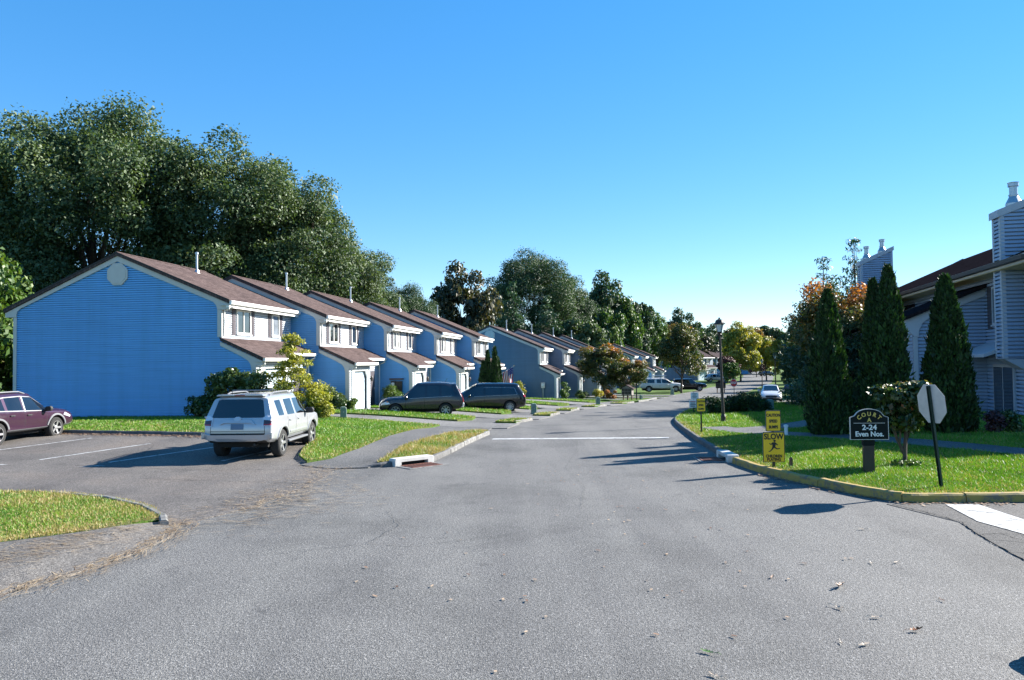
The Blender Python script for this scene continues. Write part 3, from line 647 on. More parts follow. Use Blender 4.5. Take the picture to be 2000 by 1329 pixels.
    for path in ([(0.5, 0.12, 5.0), (0.5, 0.12, 4.9), (0.1, 0.12, 4.72), (0.08, 0.12, 3.62)], [(2.06, 0.0, zA - 0.14), (2.06, 0.0, zA - 0.28), (1.78, 0.1, zA - 0.45), (1.74, 0.12, 0.1), (1.9, 0.12, 0.02)], [(1.47, UL - 0.2, zB - 0.14), (1.47, UL - 0.2, zB - 0.25), (1.09, UL - 0.15, zB - 0.42), (1.07, UL - 0.15, 0.0)]):
        MB().tube(path, 0.04, 6).build('downspout', M['white'], t)
    if octagon:
        o8 = [(0.55 * math.cos(rad(22.5 + 45 * i)), 0.55 * math.sin(rad(22.5 + 45 * i))) for i in range(8)]
        v = MB().prism(o8, (XR, -0.02, 6.5), X, Zv, (0, -0.06, 0)).build('octagon_vent', M['trim'], t, bevel=0.02)
        MB().prism([(a * 0.82, b * 0.82) for a, b in o8], (XR, -0.08, 6.5), X, Zv, (0, -0.012, 0)).build('louvre_panel', M['trim'], v)
    if meters:
        bxm = MB().box(0.62, 1.02, -0.17, -0.02, 0.75, 1.6).box(0.3, 0.6, -0.2, -0.02, 0.9, 1.62).build('meter_cabinet', M['bronze'], t, bevel=0.01)
        for zz in (1.12, 1.42):
            MB().lathe([(0.1, -0.3), (0.11, -0.21), (0.09, -0.2)], 12, (0.45, 0, zz), axis='y').build('meter_dial', M['white'], bxm)
        MB().box(0.22, 1.1, -0.24, -0.02, 1.7, 1.78).build('meter_hood', M['wood'], bxm)
    return t
g1 = 'blue townhouses stepping along the left side of the street'
townhouse('blue townhouse with large blank gable end facing the parking lot', ROW1[0], Z1[0], M['siding'], M['roof'], True, group=g1)
townhouse('blue townhouse second from the parking lot, garage door beside the dark SUV', ROW1[1], Z1[1], M['siding'], M['roof'], group=g1)
townhouse('blue townhouse with two round electric meters on its side wall', ROW1[2], Z1[2], M['siding'], M['roof'], meters=True, group=g1)
townhouse('blue townhouse fourth in the row, directly behind the black minivan', ROW1[3], Z1[3], M['siding'], M['roof'], vents=((-4.3, 5.5), (-4.6, 6.6)), group=g1)
townhouse('last blue townhouse of the near row, behind the narrow evergreens', ROW1[4], Z1[4], M['siding'], M['roof'], group=g1)
g2 = 'slate townhouses of the second row'
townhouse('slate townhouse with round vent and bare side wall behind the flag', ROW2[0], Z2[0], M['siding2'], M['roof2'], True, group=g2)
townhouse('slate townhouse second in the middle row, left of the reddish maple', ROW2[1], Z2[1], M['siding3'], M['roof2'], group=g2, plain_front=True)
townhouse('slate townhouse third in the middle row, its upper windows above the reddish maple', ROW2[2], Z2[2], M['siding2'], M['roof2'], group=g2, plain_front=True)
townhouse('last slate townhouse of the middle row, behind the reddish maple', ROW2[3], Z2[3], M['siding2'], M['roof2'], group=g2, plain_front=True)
g3 = 'townhouses of the far row'
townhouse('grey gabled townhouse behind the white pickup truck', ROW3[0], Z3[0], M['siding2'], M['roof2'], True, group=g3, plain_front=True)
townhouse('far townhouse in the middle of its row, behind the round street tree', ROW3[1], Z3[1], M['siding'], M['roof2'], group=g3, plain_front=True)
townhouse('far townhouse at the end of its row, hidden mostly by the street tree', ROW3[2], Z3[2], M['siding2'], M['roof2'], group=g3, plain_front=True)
townhouse('distant pale townhouse left of the lamp post, above the silver SUV', Frame((40.2, 172), 52), -2.0, M['siding3'], M['roof2'], group='distant houses at the street end', plain_front=True)
townhouse('distant blue townhouse peeking out right behind the lamp post', Frame((52.0, 196), 48), -2.0, M['siding'], M['roof2'], group='distant houses at the street end', plain_front=True)
townhouse('farthest small blue house under the yellow trees', Frame((74, 246), 30), -3.6, M['siding'], M['roof2'], group='distant houses at the street end', plain_front=True)

# meter box on the slate gable
fr = ROW2[0]
t = thing('utility_meter', 'grey electric meter on a pipe beside the slate gable wall', 'meter', (*fr.P(0.35, -0.25), gz(*fr.P(0.35, -0.25))), -fr.a)
MB().tube([(0, 0, -0.1), (0, 0, 1.1)], 0.05, 8).build('pipe', M['metal'], t)
MB().box(-0.2, 0.2, -0.1, 0.1, 1.1, 1.65).build('cabinet', M['metal'], t, bevel=0.01)
MB().lathe([(0.12, -0.2), (0.12, -0.1)], 12, (0, 0, 1.4), 'y').build('dial', M['white'], t)

# right-hand house block, seen from its shaded side
def right_house():
    FR = Frame((21.0, 31.9), 13.0); V2, U2 = FR.V, FR.U
    z = -0.1
    t = thing('townhouse', 'shaded grey townhouse block with chimneys on the right behind clipped evergreens', 'house', (FR.c.x, FR.c.y, z), -FR.a); t.scale = (1.255, 1.255, 1.255)
    X, Y, Zv = (1, 0, 0), (0, 1, 0), (0, 0, 1); sd = M['siding4']; H5 = 0.127
    ye = 24.0; yn = -2.7
    # street-facing wall (faces -x), y from yn to ye
    mb = MB(); siding(mb, [(yn, -0.9), (ye, -0.9), (ye, 5.2), (yn, 5.2)], (0, 0, 0), Y, (-1, 0, 0), H5); mb.build('street_wall', sd, t)
    siding(MB(), [(0, -0.9), (12, -0.9), (12, 5.2), (6, 8.3), (0, 5.2)], (0, ye, 0), X, (0, 1, 0), H5).build('far_wall', sd, t)
    siding(MB(), [(0, -0.9), (12, -0.9), (12, 5.2), (6, 8.3), (0, 5.2)], (0, yn, 0), X, (0, -1, 0), H5).build('near_wall', sd, t)
    MB().box(11.9, 12, yn, ye, -0.9, 5.2).build('back_wall', sd, t)
    ov = 0.75; zr = 8.25; sl2 = (zr - 5.3) / (6 + ov)
    prof = [(-ov, 5.3), (6, zr), (12 + ov, 5.3), (12 + ov, 5.12), (6, zr - 0.18), (-ov, 5.12)]
    r = MB().prism(prof, (0, yn - 0.2, 0), X, Zv, (0, ye - yn + 0.4, 0)).build('roof', M['roof4'], t)
    MB().box(-ov - 0.02, -ov + 0.0, yn - 0.2, ye + 0.2, 5.05, 5.32).build('fascia', M['trim'], t)
    MB().prism([(-ov - 0.03, 5.12), (-ov - 0.16, 5.14), (-ov - 0.17, 5.27), (-ov - 0.03, 5.27)], (0, yn - 0.2, 0), X, Zv, (0, ye - yn + 0.4, 0)).build('gutter', M['bronze'], t)
    MB().box(-ov + 0.003, -0.02, yn, ye, 5.03, 5.08).build('soffit', M['yellowtrim'], t)
    # chimney chases
    def chase(x0, x1, y0, y1, zb, zt0, zt1, flues, bracket):
        c = MB()
        siding(c, [(x0, zb), (x1, zb), (x1, zt1), (x0, zt0)], (0, y0, 0), X, (0, -1, 0), H5)
        siding(c, [(y0, zb), (y1, zb), (y1, zt0), (y0, zt0)], (x0, 0, 0), Y, (-1, 0, 0), H5)
        siding(c, [(y0, zb), (y1, zb), (y1, zt1), (y0, zt1)], (x1, 0, 0), Y, (1, 0, 0), H5)
        siding(c, [(x0, zb), (x1, zb), (x1, zt1), (x0, zt0)], (0, y1, 0), X, (0, 1, 0), H5)
        co = c.build('chimney_chase', sd, t)
        w = 0.1
        m2 = MB()
        m2.box(x0 - 0.02, x0 + w, y0 - 0.025, y0 - 0.003 - 0.014, zb, zt0 - 0.18).box(x0 - 0.03, x0 - 0.017, y0 - 0.025, y0 + w, zb, zt0 - 0.18)
        m2.box(x0 - 0.03, x0 - 0.017, y1 - w, y1 + 0.02, zb, zt0 - 0.18).box(x1 - w, x1 + 0.02, y0 - 0.025, y0 - 0.017, zb, zt1 - 0.2)
        m2.build('corner_trim', M['trim2'], co)
        s = (zt1 - zt0) / (x1 - x0)
        MB().prism([(x0 - 0.1, zt0 - 0.1 * s - 0.2), (x0 - 0.1, zt0 - 0.1 * s + 0.04), (x1 + 0.08, zt1 + 0.08 * s + 0.04), (x1 + 0.08, zt1 + 0.08 * s - 0.2)], (0, y0 - 0.06, 0), X, Zv, (0, y1 - y0 + 0.12, 0)).build('cap', M['trim2'], co)
        for fx in flues:
            zz = zt0 + s * (fx - x0); yc = (y0 + y1) / 2
            MB().lathe([(0.24, zz - 0.05), (0.24, zz + 0.05), (0.13, zz + 0.28), (0.13, zz + 0.31), (0.15, zz + 0.31), (0.15, zz + 0.34), (0.12, zz + 0.34), (0.12, zz + 0.6), (0.16, zz + 0.61), (0.16, zz + 0.72), (0.17, zz + 0.74), (0.02, zz + 0.77)], 14, (fx, yc, 0)).build('flue', M['metal'], co, smooth=False)
        if bracket:
            MB().prism([(0, zb - 0.02), (x0, zb - 0.02), (0, zb - 0.02 - 0.6 * abs(x0))], (0, y0, 0), X, Zv, (0, y1 - y0, 0)).build('bracket', M['trim2'], co)
    chase(-0.62, 0.95, -0.62, 0.02, 2.15, 7.0, 7.6, (-0.1,), True)
    chase(-0.75, 0.95, 19.6, 20.4, 3.6, 7.85, 8.6, (-0.35, 0.5), False)
    r_ = ro = None
    # lower cat-slide blocks that project towards the street
    def block(y0, y1, depth, wallm, ztop, zlow):
        p = [(-depth, -0.9), (0, -0.9), (0, ztop), (-depth, zlow)]
        if wallm is None: siding(MB(), p, (0, y0, 0), X, (0, -1, 0), H5).build('side_wall', sd, t)
        else:
            MB().prism(p, (0, y0, 0), X, Zv, (0, 0.05, 0)).build('side_wall', wallm, t)
            for i in range(int(depth / 0.22)):
                x = -depth + 0.11 + i * 0.22; MB().box(x, x + 0.03, y0 - 0.012, y0 - 0.001, -0.9, zlow + (ztop - zlow) * (x + depth) / depth - 0.02).build('batten', wallm, t)
        siding(MB(), [(y0, -0.9), (y1, -0.9), (y1, zlow), (y0, zlow)], (-depth, 0, 0), Y, (-1, 0, 0), H5).build('front_wall', sd, t)
        s = (ztop - zlow) / depth
        MB().prism([(0.25, ztop + 0.25 * s + 0.12), (-depth - 0.35, zlow - 0.35 * s + 0.12), (-depth - 0.35, zlow - 0.35 * s), (0.25, ztop + 0.25 * s)], (0, y0 - 0.25, 0), X, Zv, (0, y1 - y0 + 0.25, 0)).build('lower_roof', M['roof4'], t)
        q = [(0.0, ztop - 0.02), (-depth - 0.3, zlow - 0.3 * s - 0.02), (-depth - 0.3, zlow - 0.3 * s - 0.3), (-depth + 0.02, zlow - 0.75), (-depth + 0.16, zlow - 0.75), (-depth + 0.19, zlow - 0.5), (-depth + 0.32, zlow - 0.24), (-depth + 0.55, zlow - 0.06), (0.0, ztop - 0.3)]
        MB().prism(q, (0, y0 - 0.02, 0), X, Zv, (0, -0.06, 0)).build('rake_board', M['trim2'], t)
        MB().box(-depth - 0.02, -depth + 0.13, y0 - 0.05, y0 - 0.017, -0.9, zlow - 0.76).build('corner_board', M['trim2'], t)
    block(2.7, 6.8, 2.45, None, 4.75, 3.75)
    block(11.8, 16.0, 2.9, M['brownwall'], 4.7, 3.4)
    # upper window and sliding door on the street wall
    window(t, (0, 1.95, 3.35), (0, -1, 0), (-1, 0, 0), 1.35, 1.35, 2, False, M['trim2'])
    MB().box(-0.05, -0.018, 2.05, 2.42, 3.2, 4.75).build('shutter', M['shutter'], t)
    d = MB().box(-0.09, -0.018, 0.15, 1.95, -0.35, 1.95).build('sliding_door', M['trim2'], t)
    for a, b in ((0.25, 1.02), (1.12, 1.86)): MB().box(-0.105, -0.092, a, b, -0.2, 1.85).build('pane', M['glass'], d)
    MB().prism([(-0.02, 2.75), (-1.0, 2.3), (-1.0, 2.2), (-0.02, 2.55)], (0, 0.05, 0), X, Zv, (0, 2.5, 0)).build('awning', M['trim2'], t)
    MB().lathe([(0.09, 7.6), (0.09, 8.6), (0.13, 8.6), (0.13, 8.7)], 10, (4.6, 4.6, 0)).build('vent_pipe', M['metal'], r)
    MB().box(-0.05, -0.017, -0.95, -0.72, 0.35, 0.75).build('hose_reel', M['trim2'], t)
    return FR
M['siding4'] = siding_mat('light_grey_siding', (0.27, 0.36, 0.50))
M['trim2'] = simple('pale_grey_trim', (0.40, 0.42, 0.46), 0.5, var=0.05)
M['yellowtrim'] = simple('cream_soffit', (0.55, 0.45, 0.22), 0.6)
M['roof4'] = roof_mat('dark_shingles', (0.02, 0.016, 0.018))
FRR = right_house()
# ------------------------------------------------------------------ vegetation
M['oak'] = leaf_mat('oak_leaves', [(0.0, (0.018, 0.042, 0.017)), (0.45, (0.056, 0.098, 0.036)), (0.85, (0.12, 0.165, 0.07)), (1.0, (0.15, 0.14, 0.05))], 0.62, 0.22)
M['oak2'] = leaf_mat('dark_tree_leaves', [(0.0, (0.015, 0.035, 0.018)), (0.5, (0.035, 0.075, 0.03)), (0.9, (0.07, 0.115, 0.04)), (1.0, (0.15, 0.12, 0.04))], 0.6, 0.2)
M['green'] = leaf_mat('green_tree_leaves', [(0.0, (0.025, 0.06, 0.012)), (0.5, (0.055, 0.12, 0.02)), (1.0, (0.13, 0.18, 0.04))], 0.5, 0.25)
M['maroon'] = leaf_mat('dull_red_leaves', [(0.0, (0.025, 0.032, 0.016)), (0.5, (0.046, 0.058, 0.028)), (1.0, (0.12, 0.095, 0.05))], 0.5, 0.2)
M['autumn'] = leaf_mat('autumn_leaves', [(0.0, (0.03, 0.05, 0.012)), (0.35, (0.07, 0.09, 0.02)), (0.6, (0.14, 0.11, 0.028)), (1.0, (0.36, 0.13, 0.04))], 0.5, 0.3)
M['yellow'] = leaf_mat('yellow_leaves', [(0.0, (0.07, 0.11, 0.014)), (0.5, (0.24, 0.25, 0.035)), (1.0, (0.45, 0.34, 0.06))], 0.5, 0.3)
M['golden'] = leaf_mat('golden_cypress', [(0.0, (0.07, 0.10, 0.012)), (0.5, (0.24, 0.26, 0.03)), (1.0, (0.42, 0.38, 0.06))], 0.55, 0.3)
M['arb'] = leaf_mat('arborvitae_sprays', [(0.0, (0.005, 0.015, 0.003)), (0.5, (0.013, 0.040, 0.005)), (1.0, (0.045, 0.11, 0.012))], 0.7, 0.12)
M['pine'] = leaf_mat('pine_needles', [(0.0, (0.012, 0.035, 0.018)), (0.5, (0.03, 0.075, 0.032)), (0.9, (0.06, 0.12, 0.045)), (1.0, (0.17, 0.15, 0.05))], 0.55, 0.15)
M['purple'] = leaf_mat('plum_leaves', [(0.0, (0.03, 0.012, 0.015)), (1.0, (0.12, 0.05, 0.06))], 0.5, 0.2)
M['shrub'] = leaf_mat('shrub_leaves', [(0.0, (0.015, 0.035, 0.01)), (0.5, (0.045, 0.085, 0.022)), (1.0, (0.12, 0.16, 0.05))], 0.35, 0.2)
M['topiary'] = leaf_mat('topiary_leaves', [(0.0, (0.02, 0.04, 0.012)), (0.55, (0.06, 0.10, 0.025)), (0.8, (0.22, 0.16, 0.06)), (1.0, (0.38, 0.2, 0.08))], 0.35, 0.25)

def leaves(name, blobs, n, size, seed, up=0.35, aspect=0.55, hue=None, fill=0.6, droop=0.0):
    """quads spread through the outer layers of many small ellipsoids; hue(z01) shifts the colour"""
    rng = np.random.default_rng(seed); B = np.array(blobs, float); w = (B[:, 3] * B[:, 4] + B[:, 3] * B[:, 5]) ; w /= w.sum()
    k = rng.choice(len(B), n, p=w); d = rng.normal(size=(n, 3)); d[:, 2] += up; d /= np.linalg.norm(d, axis=1)[:, None]
    r = fill + (1.08 - fill) * rng.random(n) ** 0.6
    p = B[k, :3] + d * r[:, None] * B[k, 3:6] + rng.normal(size=(n, 3)) * (0.13 * B[k, 3])[:, None]
    nrm = d * 0.55 + rng.normal(size=(n, 3)) * 0.55 + np.array([0, 0, 0.35]); nrm /= np.linalg.norm(nrm, axis=1)[:, None]
    t = rng.normal(size=(n, 3)); t[:, 2] -= droop; t -= nrm * (t * nrm).sum(1)[:, None]; t /= np.linalg.norm(t, axis=1)[:, None] + 1e-9
    b = np.cross(nrm, t); s = size * np.exp(rng.normal(size=n) * 0.28); L = (t * s[:, None]); Wd = b * (s * aspect)[:, None] * 0.5
    cup = nrm * (s * 0.16)[:, None]
    V = np.stack([p - L * 0.5, p + Wd + cup, p + L * 0.5, p - Wd + cup], 1).reshape(-1, 3)
    bv = rng.random(len(B)) * 0.38
    var = 0.08 + bv[k] + rng.random(n) * 0.45
    if hue is not None:
        z01 = (p[:, 2] - p[:, 2].min()) / (np.ptp(p[:, 2]) + 1e-6); var = var + hue(z01, rng.random(n), bv[k])
    spark = rng.random(n) > 0.993; var[spark] = 0.95
    return np_mesh(name, V, 4, np.clip(np.repeat(var, 4), 0, 1))
def limbs(name, h, blobs, seed, r0, base_h, n_main=7, n_sub=26):
    rnd = random.Random(seed); mb = MB()
    top = Vector((rnd.uniform(-.3, .3), rnd.uniform(-.3, .3), h * 0.72))
    pts = [Vector((0, 0, -0.4)), Vector((0, 0, 0.4)), Vector((rnd.uniform(-.1, .1), rnd.uniform(-.1, .1), base_h)), (Vector((0, 0, base_h)) + top) / 2 + Vector((rnd.uniform(-.4, .4), rnd.uniform(-.4, .4), 0)), top]
    mb.tube(pts, [r0 * 1.35, r0, r0 * 0.85, r0 * 0.5, r0 * 0.12], 8)
    bs = blobs[:]; rnd.shuffle(bs)
    for b in bs[:n_sub]:
        e = Vector(b[:3]); f = rnd.uniform(0.0, 0.55); s = pts[2].lerp(pts[4], f)
        m = s.lerp(e, 0.5) + Vector((rnd.uniform(-.3, .3), rnd.uniform(-.3, .3), -0.06 * h * rnd.random()))
        rr = r0 * 0.42 * (1 - f * 0.5)
        mb.tube([s, m, e], [rr, rr * 0.55, rr * 0.12], 5, False)
    return mb.mesh(name)
def round_blobs(h, r, zc, rz, n, br, seed, squash=0.72, lo=0.5):
    rnd = random.Random(seed); out = []
    for i in range(n):
        while True:
            d = Vector((rnd.gauss(0, 1), rnd.gauss(0, 1), rnd.gauss(0.25, 1))).normalized()
            if d.z > -0.75: break
        q = rnd.uniform(lo, 1.0); b = br * rnd.uniform(0.5, 1.3)
        out.append((d.x * q * r, d.y * q * r, zc + d.z * q * rz, b, b, b * squash * rnd.uniform(0.8, 1.15)))
    return out
def cone_blobs(h, r, z0, tiers, seed, per=7, br=0.5, power=1.0):
    rnd = random.Random(seed); out = []
    for i in range(tiers):
        f = i / (tiers - 1); z = z0 + (h - z0) * f; rr = r * (1 - f) ** power + 0.08; k = max(1, int(per * (1 - f * 0.75)))
        for j in range(k):
            w = rnd.uniform(0, 6.28); q = rr * rnd.uniform(0.35, 0.95); b = br * (0.45 + 0.75 * (1 - f)) * rnd.uniform(0.75, 1.2)
            out.append((q * math.cos(w), q * math.sin(w), z - 0.25 * q + rnd.uniform(-.3, .3), b * 1.25, b * 1.25, b * 0.55))
    return out
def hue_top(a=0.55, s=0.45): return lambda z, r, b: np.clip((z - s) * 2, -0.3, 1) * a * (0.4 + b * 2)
def hue_add(a): return lambda z, r, b: a
PROTO = {}
def proto(key, trunk_args, blobs, n, size, seed, **kw):
    PROTO[key] = (limbs(key + '_trunk', *trunk_args), leaves(key + '_crown', blobs, n, size, seed, **kw))
def hp(key, h, r, zc, rz, nb, br, n, size, seed, r0, base, **kw):
    b = round_blobs(h, r, zc, rz, nb, br, seed, lo=kw.pop('lo', 0.5)); proto(key, (h, b, seed, r0, base), b, n, size, seed, **kw)
hp('oak_a', 21, 8.4, 12.2, 8.6, 140, 1.7, 110000, 0.225, 1, 0.5, 4.5)
hp('oak_b', 21, 7.0, 11.8, 9.0, 120, 1.65, 95000, 0.225, 2, 0.48, 4.5)
hp('oak_c', 21, 6.4, 11.6, 9.2, 115, 1.55, 90000, 0.225, 3, 0.45, 4.0)
hp('round_a', 10, 4.6, 5.6, 4.6, 60, 1.1, 15000, 0.42, 4, 0.22, 2.0)
hp('round_b', 10, 4.0, 5.4, 4.8, 55, 1.0, 14000, 0.42, 5, 0.2, 2.0)
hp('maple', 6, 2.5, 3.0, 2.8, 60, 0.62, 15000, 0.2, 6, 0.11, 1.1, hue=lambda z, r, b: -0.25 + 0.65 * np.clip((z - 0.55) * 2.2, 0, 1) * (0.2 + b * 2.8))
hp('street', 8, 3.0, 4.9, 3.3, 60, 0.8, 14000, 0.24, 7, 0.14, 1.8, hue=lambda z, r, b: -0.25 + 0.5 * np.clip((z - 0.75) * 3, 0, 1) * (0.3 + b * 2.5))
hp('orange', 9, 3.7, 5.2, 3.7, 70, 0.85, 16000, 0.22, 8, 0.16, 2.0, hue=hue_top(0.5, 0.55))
b_ = cone_blobs(10.5, 3.2, 1.2, 22, 9, 9, 0.75, 0.85); proto('spruce', (10.5, b_, 9, 0.2, 1.0, 7, 60), b_, 17000, 0.26, 9, aspect=0.3, up=0.1, droop=0.6)
b_ = cone_blobs(16, 4.0, 2.0, 22, 10, 10, 1.05, 0.7); proto('pine', (16, b_, 10, 0.28, 1.5, 7, 60), b_, 20000, 0.42, 10, aspect=0.3, up=0.3)
def place_tree(key, mat, name, label, cat, x, y, sx=1.0, sz=1.0, rz=0.0, group=None, z=None):
    t = thing(name, label, cat, (x, y, gz(x, y) if z is None else z), rz, group)
    tr, cr = PROTO[key]
    a = mobj('trunk', tr.copy() if False else tr, None, t); b = mobj('crown', cr, None, t)
    if not tr.materials: tr.materials.append(M['bark'])
    if not cr.materials: cr.materials.append(mat)
    if cr.materials[0] is not mat:
        b.material_slots[0].link = 'OBJECT'; b.material_slots[0].material = mat
    for o in (a, b): o.scale = (sx, sx, sz)
    return t
GO = 'tall oaks behind the blue houses'
place_tree('oak_a', M['oak'], 'oak_tree', 'tallest broad oak above the ridge of the nearest blue house', 'tree', -31.5, 58, 1.03, 1.06, 0.3, GO)
place_tree('oak_b', M['oak'], 'oak_tree', 'oak at the left picture edge, lower than its neighbour', 'tree', -41.5, 61, 1.0, 0.84, 2.1, GO)
place_tree('oak_c', M['oak'], 'oak_tree', 'second tall oak, above the vent pipe of the nearest blue house', 'tree', -22.5, 60, 1.0, 1.0, 1.0, GO)
place_tree('oak_b', M['oak'], 'oak_tree', 'third tall oak, above the second blue house', 'tree', -18.4, 63, 0.82, 0.9, 4.0, GO)
place_tree('oak_c', M['oak'], 'oak_tree', 'fourth oak, on the falling edge of the oak group', 'tree', -14.2, 68, 0.66, 0.68, 5.2, GO)
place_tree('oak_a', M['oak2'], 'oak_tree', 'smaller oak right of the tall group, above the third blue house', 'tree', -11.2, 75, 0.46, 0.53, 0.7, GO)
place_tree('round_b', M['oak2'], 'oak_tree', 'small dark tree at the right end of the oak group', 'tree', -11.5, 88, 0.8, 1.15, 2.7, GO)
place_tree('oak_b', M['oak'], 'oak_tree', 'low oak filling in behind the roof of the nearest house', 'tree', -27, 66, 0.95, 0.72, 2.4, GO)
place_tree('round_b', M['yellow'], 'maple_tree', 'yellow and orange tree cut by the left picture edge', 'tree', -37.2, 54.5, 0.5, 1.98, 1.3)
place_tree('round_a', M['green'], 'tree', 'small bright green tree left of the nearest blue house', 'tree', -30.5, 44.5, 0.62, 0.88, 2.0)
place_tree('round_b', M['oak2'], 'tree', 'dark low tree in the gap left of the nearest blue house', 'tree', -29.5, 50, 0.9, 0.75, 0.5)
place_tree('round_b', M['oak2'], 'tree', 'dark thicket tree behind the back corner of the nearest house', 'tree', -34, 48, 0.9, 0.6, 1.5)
GM = 'trees behind the middle houses'
place_tree('round_a', M['maroon'], 'tree', 'dull reddish dark tree behind the last blue houses', 'tree', -6.2, 96, 0.98, 1.5, 0.2, GM)
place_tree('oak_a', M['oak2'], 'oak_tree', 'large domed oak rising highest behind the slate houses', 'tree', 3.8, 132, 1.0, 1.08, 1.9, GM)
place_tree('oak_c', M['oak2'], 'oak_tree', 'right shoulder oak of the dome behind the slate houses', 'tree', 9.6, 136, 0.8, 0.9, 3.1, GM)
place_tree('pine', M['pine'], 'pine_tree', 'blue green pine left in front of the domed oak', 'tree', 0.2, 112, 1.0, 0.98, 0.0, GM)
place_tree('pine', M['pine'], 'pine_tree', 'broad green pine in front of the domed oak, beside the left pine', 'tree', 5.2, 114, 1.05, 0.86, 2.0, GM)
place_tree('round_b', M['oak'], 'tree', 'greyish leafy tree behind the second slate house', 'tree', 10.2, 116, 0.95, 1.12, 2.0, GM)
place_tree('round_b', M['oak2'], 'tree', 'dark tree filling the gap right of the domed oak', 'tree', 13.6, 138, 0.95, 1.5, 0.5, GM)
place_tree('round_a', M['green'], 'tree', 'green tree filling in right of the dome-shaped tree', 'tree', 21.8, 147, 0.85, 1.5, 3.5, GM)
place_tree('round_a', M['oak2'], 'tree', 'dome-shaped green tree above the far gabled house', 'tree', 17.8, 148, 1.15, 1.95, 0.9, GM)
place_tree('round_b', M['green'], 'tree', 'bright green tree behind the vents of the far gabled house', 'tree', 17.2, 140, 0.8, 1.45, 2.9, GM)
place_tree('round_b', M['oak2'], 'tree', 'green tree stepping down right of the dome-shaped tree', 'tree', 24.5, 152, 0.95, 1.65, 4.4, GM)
place_tree('round_a', M['green'], 'tree', 'last green tree of the slope left of the lamp post', 'tree', 29.6, 158, 0.75, 1.3, 1.1, GM)
GF = 'far trees closing the street'
fart = [(38, 172, 'round_a', 'oak2', .95, 1.45, 'dark tree left of the lamp lantern'), (47, 195, 'round_b', 'maroon', 1.1, 1.25, 'brownish tree directly behind the lamp lantern'), (58, 225, 'round_a', 'oak2', 1.2, 1.35, 'dark round tree right of the lamp lantern'),
        (67, 232, 'round_b', 'autumn', 1.3, 1.45, 'orange tinged tree in the middle of the far tree line'), (76, 236, 'round_a', 'autumn', 1.2, 1.3, 'ochre tree at the right of the far tree line'), (62, 255, 'pine', 'pine', 1.1, 1.0, 'dark pointed tree in the far tree line'),
        (84, 250, 'round_b', 'oak2', 1.5, 1.6, 'dark tree ending the far tree line'), (52, 205, 'round_a', 'oak2', 1.0, 1.05, 'low dark tree behind the distant houses'), (91, 240, 'round_a', 'autumn', 1.2, 1.2, 'reddish tree beside the dark right evergreens')]
for i, (x, y, k, m, sx, sz, l) in enumerate(fart): place_tree(k, M[m], 'tree', l, 'tree', x, y, sx, sz, i * 1.3, GF)
place_tree('round_a', M['yellow'], 'tree', 'yellow green street tree right of the lamp post', 'tree', 47.5, 160, 0.92, 1.12, 0.4)
place_tree('round_b', M['yellow'], 'tree', 'smaller yellow green tree beside the far lamp post', 'tree', 55.5, 168, 0.8, 0.98, 2.4)
place_tree('round_b', M['purple'], 'tree', 'plum coloured small tree behind the lamp post', 'tree', 42.6, 152, 0.5, 0.55, 1.0)
place_tree('round_a', M['purple'], 'tree', 'reddish purple tree at the far end of the street', 'tree', 63.5, 200, 0.5, 0.6, 1.0)
place_tree('round_b', M['green'], 'bush', 'bright green bush behind the lamp post near the silver SUV', 'bush', 40.6, 143, 0.36, 0.42, 0.0)
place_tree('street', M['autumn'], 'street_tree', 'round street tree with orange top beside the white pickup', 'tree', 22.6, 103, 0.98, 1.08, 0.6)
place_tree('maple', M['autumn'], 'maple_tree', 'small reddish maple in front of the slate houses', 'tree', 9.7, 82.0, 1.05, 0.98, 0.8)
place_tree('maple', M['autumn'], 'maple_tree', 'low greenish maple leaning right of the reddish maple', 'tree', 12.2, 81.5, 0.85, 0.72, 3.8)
GR = 'trees beside the right house block'
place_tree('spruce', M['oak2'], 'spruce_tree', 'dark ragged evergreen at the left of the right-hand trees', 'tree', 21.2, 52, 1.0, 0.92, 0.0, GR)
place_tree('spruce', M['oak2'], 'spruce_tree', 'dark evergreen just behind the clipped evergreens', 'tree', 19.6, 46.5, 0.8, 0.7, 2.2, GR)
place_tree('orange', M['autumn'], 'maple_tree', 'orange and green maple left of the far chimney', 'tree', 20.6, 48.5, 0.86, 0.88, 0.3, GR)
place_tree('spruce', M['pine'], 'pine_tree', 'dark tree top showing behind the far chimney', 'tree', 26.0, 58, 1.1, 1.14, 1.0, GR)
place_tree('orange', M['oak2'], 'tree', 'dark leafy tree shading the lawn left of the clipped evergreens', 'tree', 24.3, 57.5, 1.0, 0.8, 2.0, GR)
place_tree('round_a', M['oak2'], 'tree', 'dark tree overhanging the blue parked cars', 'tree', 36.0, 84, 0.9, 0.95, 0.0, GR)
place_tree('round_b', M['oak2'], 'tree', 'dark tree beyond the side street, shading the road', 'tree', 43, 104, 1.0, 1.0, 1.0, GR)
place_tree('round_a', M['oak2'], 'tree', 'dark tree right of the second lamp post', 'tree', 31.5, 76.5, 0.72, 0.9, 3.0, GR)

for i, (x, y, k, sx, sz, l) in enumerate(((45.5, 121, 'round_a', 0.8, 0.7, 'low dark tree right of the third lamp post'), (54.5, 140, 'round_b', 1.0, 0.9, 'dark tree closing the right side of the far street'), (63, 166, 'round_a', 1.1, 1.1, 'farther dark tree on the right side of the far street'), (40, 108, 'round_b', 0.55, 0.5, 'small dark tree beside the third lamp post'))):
    place_tree(k, M['oak2'], 'tree', l, 'tree', x, y, sx, sz, i * 1.7, GR)
